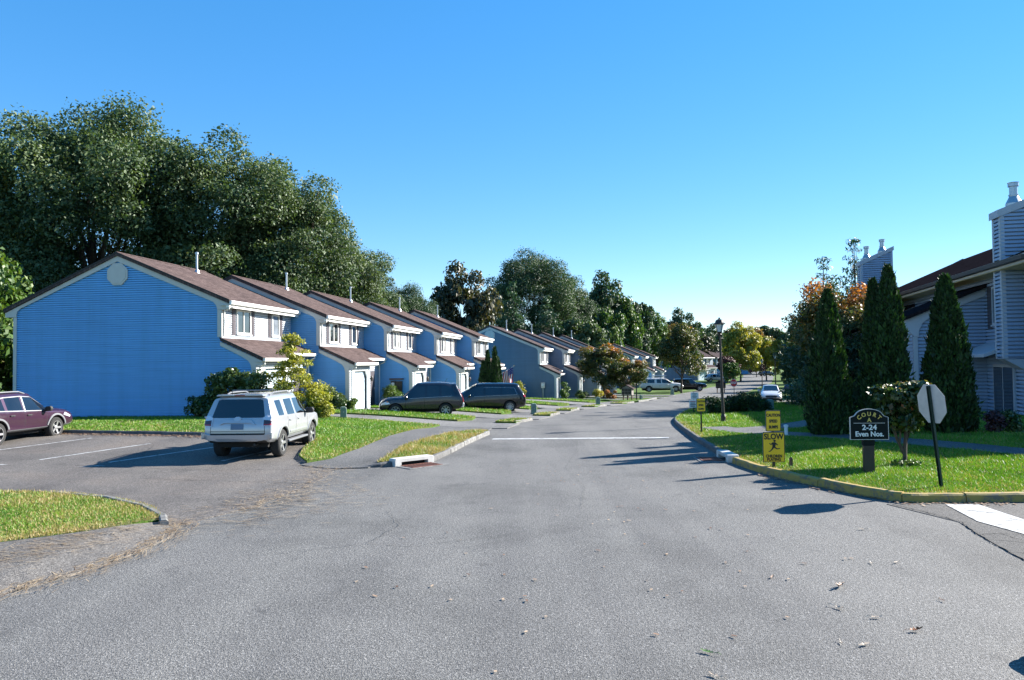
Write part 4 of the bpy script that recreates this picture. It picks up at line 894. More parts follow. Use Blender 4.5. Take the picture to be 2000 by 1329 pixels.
# ------------------------------------------------ clipped and wild shrubs: dense sprays round a solid core added to block light
def arborvitae(label, x, y, h, r, tops, seed, group, n=9000, size=0.13, name='arborvitae'):
    t = thing(name, label, 'evergreen', (x, y, gz(x, y) + 0.08), seed * 1.1, group)
    rng = np.random.default_rng(seed); P = []; D = []
    for tx, ty, hh, rr in tops:
        m = int(n * hh * rr / sum(q[2] * q[3] for q in tops)); f = rng.random(m) ** 1.25; w = rng.random(m) * 6.2832
        prof = rr * np.minimum(1.0, 0.62 + 3.2 * f) * (1 - f) ** 0.62 * (1 + 0.13 * np.sin(5 * w + 9 * f + seed) + 0.10 * np.sin(9 * w - 23 * f) + 0.07 * np.sin(3 * w + 37 * f)) + 0.02
        q = prof * (0.72 + 0.30 * rng.random(m) ** 0.7) * (1 + 0.07 * rng.normal(size=m))
        P.append(np.stack([tx * f ** 0.5 + q * np.cos(w), ty * f ** 0.5 + q * np.sin(w), f * hh], 1)); D.append(np.stack([np.cos(w), np.sin(w), np.full(m, 0.25)], 1))
    p = np.concatenate(P); d = np.concatenate(D); m = len(p)
    tdir = d * 0.45 + np.array([0, 0, 1.0]) + rng.normal(size=(m, 3)) * 0.3; tdir /= np.linalg.norm(tdir, axis=1)[:, None]
    side = np.cross(tdir, d + rng.normal(size=(m, 3)) * 0.9); side /= np.linalg.norm(side, axis=1)[:, None] + 1e-9
    s = size * np.exp(rng.normal(size=m) * 0.3)
    V = np.stack([p - tdir * (s * 0.5)[:, None], p + side * (s * 0.3)[:, None], p + tdir * (s * 0.9)[:, None], p - side * (s * 0.3)[:, None]], 1).reshape(-1, 3)
    mobj('crown', np_mesh('crown', V, 4, np.repeat(np.clip(0.15 + 0.7 * rng.random(m), 0, 1), 4)), M['arb'], t)
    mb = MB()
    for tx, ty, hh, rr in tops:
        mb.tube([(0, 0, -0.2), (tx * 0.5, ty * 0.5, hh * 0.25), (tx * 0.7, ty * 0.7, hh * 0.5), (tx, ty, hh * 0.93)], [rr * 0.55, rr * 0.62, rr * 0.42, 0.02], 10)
    mb.build('trunk', M['blockcore'], t)  # solid core inside the sprays, added to block light rather than a trunk
    return t
M['blockcore'] = simple('light_block_core', (0.016, 0.02, 0.009), 0.95, var=0.4, scale=20, bmp=0.8)
GA = 'tall clipped evergreens on the right lawn'
arborvitae('left clipped tall evergreen with twin tips on the right lawn', 10.4, 25.3, 4.75, 0.85, [(0.12, 0, 4.75, 0.74), (-0.25, 0.05, 4.2, 0.6)], 1, GA, 30000, 0.1)
arborvitae('middle clipped evergreen with double tip behind the flat-topped tree', 11.95, 24.6, 5.35, 0.9, [(-0.15, 0, 5.35, 0.74), (0.32, 0.1, 4.95, 0.6)], 2, GA, 32000, 0.1)
arborvitae('right clipped evergreen with single tip beside the sliding door', 13.75, 24.3, 4.95, 0.9, [(0.0, 0, 4.95, 0.8)], 3, GA, 28000, 0.1)
GB = 'narrow evergreens in front of the last blue houses'
fr = ROW1[3]
for i, (px_, yy, h) in enumerate(((4.0, 2.0, 4.1), (2.9, 5.4, 3.95), (3.7, 5.6, 3.4), (3.2, 1.6, 3.0))):
    q = fr.P(px_, yy)
    arborvitae(['tallest narrow evergreen above the black minivan', 'narrow evergreen right of the tallest one by the minivan', 'shorter narrow evergreen nearest the flag', 'low narrow evergreen left of the tallest one by the minivan'][i], q[0], q[1], h, 0.4, [(0, 0, h, 0.42)], 10 + i, GB, 5000, 0.13)
def shrub(name, label, x, y, blobs, n, size, mat, seed, r0=0.05, group=None, hue=None, z=None, cat='bush', **kw):
    t = thing(name, label, cat, (x, y, (gz(x, y) + 0.08) if z is None else z), 0, group)
    mobj('crown', leaves('crown', blobs, n, size, seed, hue=hue, **kw), mat, t)
    mb = MB(); rnd = random.Random(seed)
    for b in blobs[:14]: mb.tube([(rnd.uniform(-.08, .08), rnd.uniform(-.08, .08), -0.1), (b[0] * 0.4, b[1] * 0.4, b[2] * 0.5), b[:3]], [r0, r0 * 0.7, r0 * 0.25], 5)
    mb.build('stems', M['bark'], t)
    return t
def blob_cloud(seed, n, rx, ry, z0, z1, br, taper=0.0):
    rnd = random.Random(seed); out = []
    for i in range(n):
        z = rnd.uniform(z0, z1); k = 1 - taper * (z - z0) / max(z1 - z0, 1e-3); w = rnd.uniform(0, 6.28); q = rnd.random() ** 0.5
        b = br * rnd.uniform(0.7, 1.2); out.append((rx * k * q * math.cos(w), ry * k * q * math.sin(w), z, b, b, b * 0.8))
    return out
fr = ROW1[0]
q = fr.P(0.9, -1.0); shrub('shrub', 'dark leafy shrub against the nearest blue house, behind the silver SUV', q[0], q[1], blob_cloud(1, 24, 1.15, 0.65, 0.3, 1.9, 0.38, 0.5), 7000, 0.13, M['shrub'], 1, hue=hue_add(0.1))
q = fr.P(2.1, -1.1); shrub('shrub', 'lighter green shrub between the dark shrub and the golden cypress', q[0], q[1], blob_cloud(2, 16, 0.8, 0.6, 0.3, 1.7, 0.36, 0.4), 4500, 0.12, M['shrub'], 2, hue=hue_add(0.25))
q = fr.P(-0.6, -0.9); shrub('shrub', 'low dark branch clump at the left foot of the dark shrub', q[0], q[1], blob_cloud(3, 9, 0.6, 0.4, 0.15, 0.9, 0.25, 0.5), 1500, 0.12, M['shrub'], 3)
gb = [(0.95 * (1 - f) * math.cos(i * 2.4) * (0.4 + 0.6 * ((i * 7) % 5) / 4), 0.95 * (1 - f) * math.sin(i * 2.4) * 0.8, 0.35 + 3.1 * f, 0.42 * (1.05 - 0.6 * f), 0.42 * (1.05 - 0.6 * f), 0.2) for i, f in ((i, (i / 34) ** 1.0) for i in range(35))]
gr_ = random.Random(77)
gb = []
for i in range(44):
    f = i / 43; w = gr_.uniform(0, 6.28); q = (1.15 * (1 - f) + 0.2) * gr_.uniform(0.35, 1.0) * (0.7 + 0.5 * math.sin(f * 19) ** 2); b = gr_.uniform(0.3, 0.46) * (1.1 - 0.5 * f)
    gb.append((q * math.cos(w), q * math.sin(w) * 0.8, 0.3 + 3.2 * f + 0.18 * q, b, b, b * 0.4))
q = fr.P(3.6, -0.7); shrub('cypress', 'golden yellow cypress in front of the first garage', q[0], q[1], gb, 7500, 0.12, M['golden'], 4, hue=hue_add(0.1), cat='evergreen', aspect=0.35, fill=0.25)
q = fr.P(4.8, -0.9); shrub('cypress', 'low golden cypress spreading right beside the silver SUV', q[0], q[1], blob_cloud(5, 18, 0.62, 0.5, 0.15, 1.15, 0.28, 0.6), 5000, 0.12, M['golden'], 5, cat='evergreen', aspect=0.35)
fr = ROW1[1]
q = fr.P(0.9, -1.3); shrub('shrub', 'yellow tipped shrub against the second blue house', q[0], q[1], blob_cloud(6, 22, 1.0, 0.55, 0.2, 0.95, 0.3, 0.4), 6500, 0.11, M['shrub'], 6, hue=lambda z, r, b: 0.1 + 0.4 * (z > 0.6))
q = fr.P(1.9, -0.9); shrub('shrub', 'small bright green plant at the first garage corner', q[0], q[1], blob_cloud(7, 8, 0.35, 0.35, 0.1, 0.5, 0.2), 1500, 0.1, M['green'], 7, hue=hue_add(0.3))
fr = ROW1[2]
q = fr.P(0.7, -1.0); shrub('shrub', 'round clipped green bush below the electric meters', q[0], q[1], blob_cloud(8, 18, 0.6, 0.5, 0.3, 1.0, 0.34, 0.2), 5000, 0.1, M['green'], 8, hue=hue_add(0.15))
fr = ROW2[0]
q = fr.P(-0.6, -1.0); shrub('shrub', 'yellowish bush between the flag and the slate house', q[0] - 1.7, q[1] - 1.0, blob_cloud(9, 18, 0.9, 0.7, 0.3, 1.5, 0.4, 0.4), 4000, 0.15, M['yellow'], 9)
for i, (x, y, m, w, l) in enumerate(((2.6, -0.4, 'green', 0.5, 'leafy green plant by the slate house door'), (4.0, 0.4, 'shrub', 0.6, 'low dark plants in the slate house bed'), (5.5, 1.2, 'yellow', 0.45, 'low yellow flowers in the slate house bed'), (6.8, 2.2, 'autumn', 0.5, 'orange flowers in the slate house bed'))):
    q = fr.P(x, y); shrub('flower_bed_plant', l, q[0], q[1], blob_cloud(20 + i, 9, w, w, 0.1, 0.7 if i else 1.5, 0.25), 1800, 0.12, M[m], 20 + i, hue=hue_add(0.3 if i == 3 else 0.1), cat='plant')
# flat-topped little tree by the court sign
def topiary():
    x, y = 9.3, 18.35; t = thing('topiary_tree', 'flat-topped clipped little tree behind the court sign', 'tree', (x, y, gz(x, y) + 0.1))
    rnd = random.Random(5); bl = []
    for i in range(64):
        w = rnd.uniform(0, 6.28); q = rnd.random() ** 0.5; z = rnd.uniform(0.95, 1.85); k = 0.5 + 0.5 * min(1, (z - 0.9) / 0.45)
        bl.append((0.54 * q * k * math.cos(w), 0.48 * q * k * math.sin(w), z, 0.18, 0.18, 0.13))
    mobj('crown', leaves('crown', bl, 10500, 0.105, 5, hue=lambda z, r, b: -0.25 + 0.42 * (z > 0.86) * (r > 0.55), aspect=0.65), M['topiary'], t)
    mb = MB()
    mb.tube([(0, 0, -0.15), (0.02, 0, 0.3), (0.06, 0.02, 0.75), (0.1, 0, 1.35)], [0.06, 0.05, 0.04, 0.015], 7)
    mb.tube([(0, 0, 0.25), (-0.15, 0.02, 0.6), (-0.32, 0, 1.1), (-0.4, 0, 1.5)], [0.045, 0.035, 0.028, 0.01], 6)
    mb.tube([(0.04, 0, 0.5), (0.2, 0.05, 0.85), (0.3, 0.1, 1.4)], [0.035, 0.028, 0.012], 6)
    mb.tube([(-0.1, 0, 0.5), (-0.1, -0.05, 0.8), (-0.12, 0, 1.4)], [0.025, 0.022, 0.01], 6)
    mb.build('trunk', M['bark'], t)
    bl = [(rnd.uniform(-.3, .3), rnd.uniform(-.25, .25), 0.06, 0.12, 0.12, 0.08) for i in range(8)]
    shrub('ground_plant', 'little leafy sprouts at the foot of the flat-topped tree', x, y - 0.1, bl, 500, 0.07, M['green'], 6, 0.005, cat='plant')
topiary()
# rounded dark hedge by the lamp post and flowers by the sliding door
for i, (x, y, r, h, l) in enumerate(((11.1, 41.5, 0.55, 0.85, 'left round bush of the dark hedge behind the lamp post'), (12.1, 42.0, 0.65, 0.95, 'middle bush of the dark hedge behind the lamp post'), (13.0, 41.6, 0.7, 1.15, 'tallest right bush of the dark hedge behind the lamp post'))):
    shrub('hedge_bush', l, x, y, blob_cloud(30 + i, 16, r, r * 0.8, 0.2, h - 0.25, 0.36), 4500, 0.1, M['arb'], 30 + i, group='dark hedge bushes')
for i, (x, y, m, l) in enumerate(((14.35, 24.2, 'shrub', 'dark potted plant left of the sliding door foot'), (15.3, 23.6, 'shrub', 'dark potted plant right of the sliding door foot'), (14.75, 23.5, 'purple', 'red flowers at the foot of the sliding door'))):
    shrub('potted_plant', l, x, y, blob_cloud(40 + i, 8, 0.3, 0.3, 0.15, 0.6, 0.2), 1200, 0.09, M[m], 40 + i, cat='plant')
# ------------------------------------------------------------------ vehicles (local y = forward, x = right)
def paint_mat(name, col, metal=0.35, rough=0.32):
    m = simple(name, col, rough, metal, 0.05, 1.5, coat=0.8); return m
M['tyre'] = simple('tyre_rubber', (0.018, 0.018, 0.018), 0.85, var=0.2, scale=20, bmp=0.3)
M['alloy'] = simple('alloy_rim', (0.42, 0.42, 0.43), 0.35, 0.7, var=0.05)
M['rimdark'] = simple('rim_dark', (0.02, 0.02, 0.022), 0.5)
M['carglass'] = glass_mat('car_glass', (0.008, 0.009, 0.011), 0.02, 0.9)
M['plastic'] = simple('black_plastic', (0.02, 0.02, 0.021), 0.6)
M['greyplastic'] = simple('grey_cladding', (0.15, 0.155, 0.165), 0.5, var=0.06)
M['chrome'] = simple('chrome', (0.38, 0.38, 0.39), 0.3, 0.5, var=0.02)
M['redlens'] = simple('red_lens', (0.30, 0.008, 0.012), 0.12, coat=0.8)
M['darklens'] = simple('smoked_lens', (0.05, 0.02, 0.022), 0.12, coat=0.8)
M['clearlens'] = simple('clear_lens', (0.62, 0.63, 0.66), 0.1, 0.3, coat=0.8)
M['orangelens'] = simple('amber_lens', (0.55, 0.16, 0.02), 0.15, coat=0.6)
M['plate'] = simple('number_plate', (0.10, 0.16, 0.24), 0.4)
M['well'] = simple('wheel_well', (0.006, 0.006, 0.006), 0.9)
M['seam'] = simple('panel_gap', (0.012, 0.012, 0.013), 0.8)
M['badge'] = simple('badge_chrome', (0.5, 0.5, 0.51), 0.35, 0.4)

def body_cage(st, side_glass, ws, rear_glass=True, clad=False):
    vs = []; fs = []; mi = []; rings = []
    for (yb, yt, zb, zbelt, zedge, ztop, wm, wbelt, wroof) in st:
        ym = yb + (yt - yb) * 0.3; zm = zb + (zbelt - zb) * 0.62
        half = [(yb, 0, zb), (yb, wm * 0.86, zb), (yb, wm * 0.975, zb + 0.11), (yb, wm, zm), (ym, wbelt, zbelt), (yt, wroof, zedge), (yt, wroof * 0.86, ztop - 0.02), (yt, 0, ztop)]
        base = len(vs)
        vs += [(w, y, z) for y, w, z in half] + [(-w, y, z) for y, w, z in half[1:7]]
        rings.append([base + i for i in range(8)] + [base + 13 - i for i in range(6)])   # r0..r7 then left r6..r1
    n = 14
    def seg_mat(i, k):
        kk = k if k < 7 else 13 - k            # segment between row kk and kk+1
        if kk == 4 and i in side_glass: return 1
        if kk == 6 and i == ws: return 2
        if kk in (0,): return 4
        if kk == 1 and clad: return 4
        return 0
    for i in range(len(st) - 1):
        for k in range(n):
            fs.append((rings[i][k], rings[i][(k + 1) % n], rings[i + 1][(k + 1) % n], rings[i + 1][k])); mi.append(seg_mat(i, k))
    for ri, cap in ((0, 'r'), (len(st) - 1, 'f')):
        r = rings[ri]; inner = {}
        for row in (2, 3, 4, 5):
            R_, L_ = r[row], r[14 - row]; x = vs[R_][0]
            o = -0.03 if cap == 'r' else 0.05
            for s, nm in ((1, 'R'), (-1, 'L')):
                inner[(row, nm)] = len(vs); vs.append((s * x * 0.84, vs[R_][1] + o * (1.0 if row < 5 else 0.3), vs[R_][2]))
        def F(*a, m=0): fs.append(a); mi.append(m)
        F(r[7], r[6], r[5], inner[(5, 'R')]); F(r[7], inner[(5, 'R')], inner[(5, 'L')]); F(r[7], inner[(5, 'L')], r[9], r[8])
        for row in (5, 4, 3):
            a, b = row, row - 1
            F(r[a], r[b], inner[(b, 'R')], inner[(a, 'R')]); F(inner[(a, 'R')], inner[(b, 'R')], inner[(b, 'L')], inner[(a, 'L')], m=3 if (row == 5 and cap == 'r' and rear_glass) else 0)
            F(inner[(a, 'L')], inner[(b, 'L')], r[14 - b], r[14 - a])
        F(r[2], r[1], r[0], inner[(2, 'R')]); F(inner[(2, 'R')], r[0], inner[(2, 'L')]); F(inner[(2, 'L')], r[0], r[13], r[12])
    return vs, fs, mi
def wheel_obj(t, r, w, x, y, side, spokes, proto={}, dark=False):
    key = (r, w, spokes, dark)
    if key not in proto:
        ty = MB().lathe([(r * 0.6, -w * 0.3), (r * 0.62, -w / 2), (r * 0.9, -w / 2), (r * 0.98, -w / 2 + 0.03), (r, -w / 4), (r, w / 4), (r * 0.98, w / 2 - 0.03), (r * 0.9, w / 2), (r * 0.64, w / 2), (r * 0.62, w * 0.2)], 28, axis='x', ends=False).mesh('tyre')
        rm = MB().lathe([(r * 0.1, w * 0.18), (r * 0.55, w * 0.15), (r * 0.6, w * 0.42), (r * 0.65, w * 0.47), (r * 0.66, w * 0.40), (r * 0.5, -w * 0.4)], 28, axis='x').mesh('rim_dish')
        sp = MB()
        for k in range(spokes):
            a = 2 * math.pi * k / spokes; ca, sa = math.cos(a), math.sin(a); hw = r * (0.085 if spokes < 7 else 0.055)
            pts = []
            for rr, ww, h in ((r * 0.1, hw * 1.2, w * 0.36), (r * 0.62, hw, w * 0.46)):
                for s in (-1, 1):
                    for hh in (h - 0.05, h): pts.append((hh, ca * rr - sa * ww * s, sa * rr + ca * ww * s))
            sp.add(pts, [(0, 2, 6, 4), (1, 5, 7, 3), (0, 1, 3, 2), (4, 6, 7, 5), (0, 4, 5, 1), (2, 3, 7, 6)])
        sp.lathe([(r * 0.19, w * 0.2), (r * 0.19, w * 0.4), (r * 0.1, w * 0.44)], 12, axis='x')
        sp.lathe([(r * 0.655, w * 0.38), (r * 0.66, w * 0.49), (r * 0.6, w * 0.49), (r * 0.6, w * 0.4)], 28, axis='x', ends=False)
        proto[key] = (ty, rm, sp.mesh('spokes'))
    ty, rm, sp = proto[key]
    wh = mobj('wheel', ty, M['tyre'], t); wh.location = (x, y, r)
    if side < 0: wh.rotation_euler = (0, 0, math.pi)
    mobj('rim', rm, M['rimdark'], wh); mobj('spokes', sp, M['alloy'], wh)
    return wh
def make_car(name, label, cat, x, y, deg, st, side_glass, ws, paint, yr, yf, rw, track, spokes=5, clad=None, group=None, z=None, roll_z=0.0, tyre_w=0.24):
    t = thing(name, label, cat, (x, y, gz(x, y) + 0.02 if z is None else z), -rad(deg), group)
    vs, fs, mi = body_cage(st, side_glass, ws, True, clad is not None)
    me = bpy.data.meshes.new('cage'); me.from_pydata(vs, [], fs); me.update()
    bm = bmesh.new(); bm.from_mesh(me); bmesh.ops.recalc_face_normals(bm, faces=bm.faces); bm.to_mesh(me); bm.free()
    mats = [paint, M['carglass'], M['carglass'], M['carglass'], clad or M['plastic'], M['well']]
    for m in mats: me.materials.append(m)
    me.polygons.foreach_set('material_index', mi)
    ek = {}
    for pi, q in enumerate(me.polygons):
        for e in q.edge_keys: ek.setdefault(e, []).append(mi[pi])
    at = me.attributes.new('crease_edge', 'FLOAT', 'EDGE')
    nst = len(st); row = {}
    for i in range(nst):
        for k in range(8): row[i * 14 + k] = (i, k)
        for k in range(1, 7): row[i * 14 + 7 + k] = (i, k)
    cr = []
    for e in me.edges:
        a, b = e.vertices; key = (min(a, b), max(a, b)); c = 0.0
        ms = ek.get(key, [0])
        if len(set(ms)) > 1: c = 0.75
        elif a in row and b in row:
            ra, rb = row[a], row[b]
            if ra[1] == rb[1] and ra[0] != rb[0] and ra[1] in (4, 5, 2): c = 0.45
            if ra[0] == rb[0] and ra[0] in (0, nst - 1): c = 0.35
            if ra[0] == rb[0] == ws + 1 and min(ra[1], rb[1]) >= 4: c = 0.8
        cr.append(c)
    at.data.foreach_set('value', cr)
    vk = {}
    for pi, q in enumerate(me.polygons):
        for v in q.vertices: vk.setdefault(v, set()).add(mi[pi])
    av = me.attributes.new('crease_vert', 'FLOAT', 'POINT'); av.data.foreach_set('value', [0.7 if (len(vk.get(i, ())) > 1 and (vk[i] & {1, 2, 3})) else 0.0 for i in range(len(me.vertices))])
    o = bpy.data.objects.new('cage', me); COL.objects.link(o)
    mod = o.modifiers.new('s', 'SUBSURF'); mod.levels = 3; mod.render_levels = 3
    cut = MB(); 
    for yy in (yr, yf): cut.lathe([(rw * 1.13, -1.3), (rw * 1.13, 1.3)], 28, (0, yy, rw * 1.03), 'x')
    # the cut reaches in only as far as the wheel housing
    cm = bpy.data.meshes.new('cut'); vv = []; ff = []
    for yy in (yr, yf):
        for s in (1, -1):
            b = MB().lathe([(rw * 1.14, 0.5), (rw * 1.16, 1.4)], 28, (0, 0, 0), 'x'); n0 = len(vv)
            vv += [((p[0]) * s, p[1] + yy, p[2] + rw * 1.02) for p in b.v]; ff += [tuple(i + n0 for i in (q if s > 0 else q[::-1])) for q in b.f]
    cm.from_pydata(vv, [], ff); cm.update()
    bm = bmesh.new(); bm.from_mesh(cm); bmesh.ops.recalc_face_normals(bm, faces=bm.faces); bm.to_mesh(cm); bm.free()
    for m in mats: cm.materials.append(m)
    cm.polygons.foreach_set('material_index', [5] * len(cm.polygons))
    co = bpy.data.objects.new('cut', cm); COL.objects.link(co)
    bo = o.modifiers.new('b', 'BOOLEAN'); bo.object = co; bo.operation = 'DIFFERENCE'; bo.solver = 'EXACT'
    bpy.context.view_layer.update(); dg = bpy.context.evaluated_depsgraph_get()
    ev = o.evaluated_get(dg); full = bpy.data.meshes.new_from_object(ev, depsgraph=dg)
    bpy.data.objects.remove(o); bpy.data.objects.remove(co)
    bm = bmesh.new(); bm.from_mesh(full)
    tree = BVHTree.FromBMesh(bm)
    def split(faces, nm, mat, parent=None, smooth=True):
        b2 = bmesh.new(); vm = {}
        for f in faces:
            try:
                nf = b2.faces.new([vm.setdefault(v.index, None) or vm.__setitem__(v.index, b2.verts.new(v.co)) or vm[v.index] for v in f.verts]); nf.smooth = smooth
            except ValueError: pass
        m2 = bpy.data.meshes.new(nm); b2.to_mesh(m2); b2.free(); return mobj(nm, m2, mat, parent or t)
    bm.verts.index_update()
    by = {}
    for f in bm.faces: by.setdefault(f.material_index, []).append(f)
    body = split(by[0], 'body', paint)
    def islands(faces):
        S_ = set(faces); out = []
        while S_:
            q = [S_.pop()]; isl = []
            while q:
                f = q.pop(); isl.append(f)
                for e in f.edges:
                    for g in e.link_faces:
                        if g in S_: S_.remove(g); q.append(g)
            out.append(isl)
        return out
    for isl in islands(by.get(1, [])): split(isl, 'side_window', M['carglass'])
    for k, nm in ((2, 'windshield'), (3, 'rear_window')):
        if by.get(k): split(by[k], nm, M['carglass'])
    if by.get(4): split(by[4], 'sill', clad or M['plastic'])
    for isl in islands(by.get(5, [])): split(isl, 'wheel_well', M['well'], smooth=False)
    bm.free()
    for yy in (yr, yf):
        for s in (1, -1): wheel_obj(t, rw, tyre_w, s * (track / 2), yy, s, spokes)
    # dark floor so that no light shows under the shell
    return t, tree, body
def hit(tree, axis, s, a, b):
    if axis == 'x': o, d = Vector((s * 3, a, b)), Vector((-s, 0, 0))
    elif axis == 'y': o, d = Vector((a, s * 8 if s > 0 else -3, b)), Vector((0, -s, 0))
    else: o, d = Vector((a, b, 4)), Vector((0, 0, -1))
    h = tree.ray_cast(o, d)
    return (h[0], -d) if h[0] is not None else (None, -d)
def inlay(t, tree, name, axis, s, poly, mat, off=0.008, deep=0.03, step=0.1, bev=0.0):
    """a solid piece laid on the body: outline in (a,b), thickness follows the skin"""
    bm = bmesh.new(); bm.faces.new([bm.verts.new((a, b, 0)) for a, b in poly]); bmesh.ops.triangulate(bm, faces=bm.faces[:])
    for ax in (0, 1):
        lo, hi = min(p[ax] for p in poly), max(p[ax] for p in poly); k = math.ceil(lo / step)
        while k * step < hi:
            bmesh.ops.bisect_plane(bm, geom=bm.verts[:] + bm.edges[:] + bm.faces[:], plane_co=(k * step, 0, 0) if ax == 0 else (0, k * step, 0), plane_no=(1, 0, 0) if ax == 0 else (0, 1, 0), dist=1e-5); k += 1
    pos = {}; last = None
    for v in bm.verts:
        h, n = hit(tree, axis, s, v.co.x, v.co.y); pos[v] = (h, n)
    good = [h for h, n in pos.values() if h is not None]
    if not good: bm.free(); return None
    ax_i = {'x': 0, 'y': 1, 'z': 2}[axis]
    mean = sum(g[ax_i] for g in good) / len(good)
    ex = bmesh.ops.extrude_face_region(bm, geom=bm.faces[:])
    top = {g for g in ex['geom'] if isinstance(g, bmesh.types.BMVert)}
    for v in bm.verts:
        a, b = v.co.x, v.co.y; h, n = hit(tree, axis, s, a, b)
        val = h[ax_i] if h is not None else mean
        val += n[ax_i] * (off if v in top else -deep)
        v.co = {'x': (val, a, b), 'y': (a, val, b), 'z': (a, b, val)}[axis]
    bmesh.ops.recalc_face_normals(bm, faces=bm.faces[:])
    me = bpy.data.meshes.new(name); bm.to_mesh(me); bm.free()
    return mobj(name, me, mat, t)
def rect(a0, a1, b0, b1): return [(a0, b0), (a1, b0), (a1, b1), (a0, b1)]
def seams(t, tree, side, lines, w=0.006):
    for i, ln in enumerate(lines):
        p = resample(ln, 0.08)
        poly = ribbon_poly(p, w)
        inlay(t, tree, 'panel_gap', 'x', side, poly, M['seam'], 0.002, 0.01, 0.25)
def mirror(t, tree, side, y, z, mat):
    h, n = hit(tree, 'x', side, y, z)
    if h is None: return
    x = h.x
    mb = MB(); s = side
    mb.add([(x - s * 0.02, y - 0.02, z - 0.02), (x - s * 0.02, y + 0.06, z - 0.02), (x + s * 0.1, y + 0.05, z + 0.02), (x + s * 0.1, y - 0.02, z + 0.02), (x - s * 0.02, y - 0.02, z + 0.03), (x - s * 0.02, y + 0.06, z + 0.03), (x + s * 0.1, y + 0.05, z + 0.06), (x + s * 0.1, y - 0.02, z + 0.06)],
           [(0, 1, 2, 3), (4, 7, 6, 5), (0, 4, 5, 1), (1, 5, 6, 2), (2, 6, 7, 3), (3, 7, 4, 0)])
    b = MB().prism([(-0.02, -0.06), (0.2, -0.05), (0.22, 0.05), (0.17, 0.12), (0.03, 0.11), (-0.02, 0.05)], (x + s * 0.05, y, z + 0.03), (s, 0, 0), (0, 0, 1), (0, 0.12, 0))
    m = mb.build('mirror', M['plastic'], t); b.build('mirror_housing', mat, m, bevel=0.015)
def roof_rails(t, tree, y0, y1, x, mat, h=0.06):
    for s in (1, -1):
        pts = []
        for k in range(7):
            y = y0 + (y1 - y0) * k / 6; hh, n = hit(tree, 'z', 1, s * x, y); z = hh.z if hh is not None else 1.6
            pts.append((s * x, y, z + (h if 0 < k < 6 else 0.0)))
        MB().tube(pts, 0.022, 6).build('roof_rail', mat, t)
def handles(t, tree, side, pts, mat):
    for y, z in pts: inlay(t, tree, 'door_handle', 'x', side, [(y - 0.1, z - 0.012), (y + 0.08, z - 0.018), (y + 0.1, z), (y + 0.08, z + 0.02), (y - 0.1, z + 0.016)], mat, 0.035, 0.0)
def arch_trim(t, tree, side, yc, rw, mat, r0=1.2, r1=1.36, a0=14, a1=166, zc=None):
    zc = rw * 1.02 if zc is None else zc
    a = arc(yc, zc, rw * r1, a0, a1, 16); b = arc(yc, zc, rw * r0, a1, a0, 16)
    return inlay(t, tree, 'wheel_arch_trim', 'x', side, a + b, mat, 0.022, 0.03, 0.3)

# --- silver SUV in the lot (rear towards us)
P_sil = paint_mat('silver_paint', (0.43, 0.44, 0.46), 0.4, 0.3)
suv = [(0.02, 0.30, 0.55, 1.15, 1.66, 1.72, 0.92, 0.91, 0.76), (0.10, 0.36, 0.47, 1.17, 1.58, 1.76, 0.955, 0.93, 0.76), (0.40, 0.46, 0.45, 1.17, 1.59, 1.78, 0.965, 0.94, 0.78), (0.60, 0.62, 0.45, 1.17, 1.6, 1.79, 0.965, 0.94, 0.78), (1.08, 1.08, 0.45, 1.16, 1.61, 1.80, 0.965, 0.94, 0.79), (1.34, 1.32, 0.45, 1.15, 1.61, 1.80, 0.965, 0.94, 0.79),
       (2.02, 2.0, 0.45, 1.14, 1.61, 1.80, 0.965, 0.94, 0.79), (2.12, 2.1, 0.45, 1.14, 1.61, 1.80, 0.965, 0.94, 0.79), (2.85, 2.72, 0.45, 1.12, 1.60, 1.77, 0.965, 0.94, 0.77), (3.32, 3.36, 0.46, 1.10, 1.16, 1.20, 0.965, 0.93, 0.80), (3.95, 3.95, 0.46, 1.08, 1.12, 1.17, 0.965, 0.92, 0.76), (4.5, 4.42, 0.48, 1.0, 1.07, 1.10, 0.94, 0.90, 0.72), (4.72, 4.6, 0.55, 0.92, 0.98, 1.0, 0.84, 0.80, 0.66)]
t, tr, body = make_car('parked_suv', 'silver SUV with roof rails parked nose-in beside the lawn', 'car', -7.5, 20.95, 2.0, suv, (3, 5, 7, 8), 8, P_sil, 0.98, 3.77, 0.385, 1.62, 5, tyre_w=0.26)
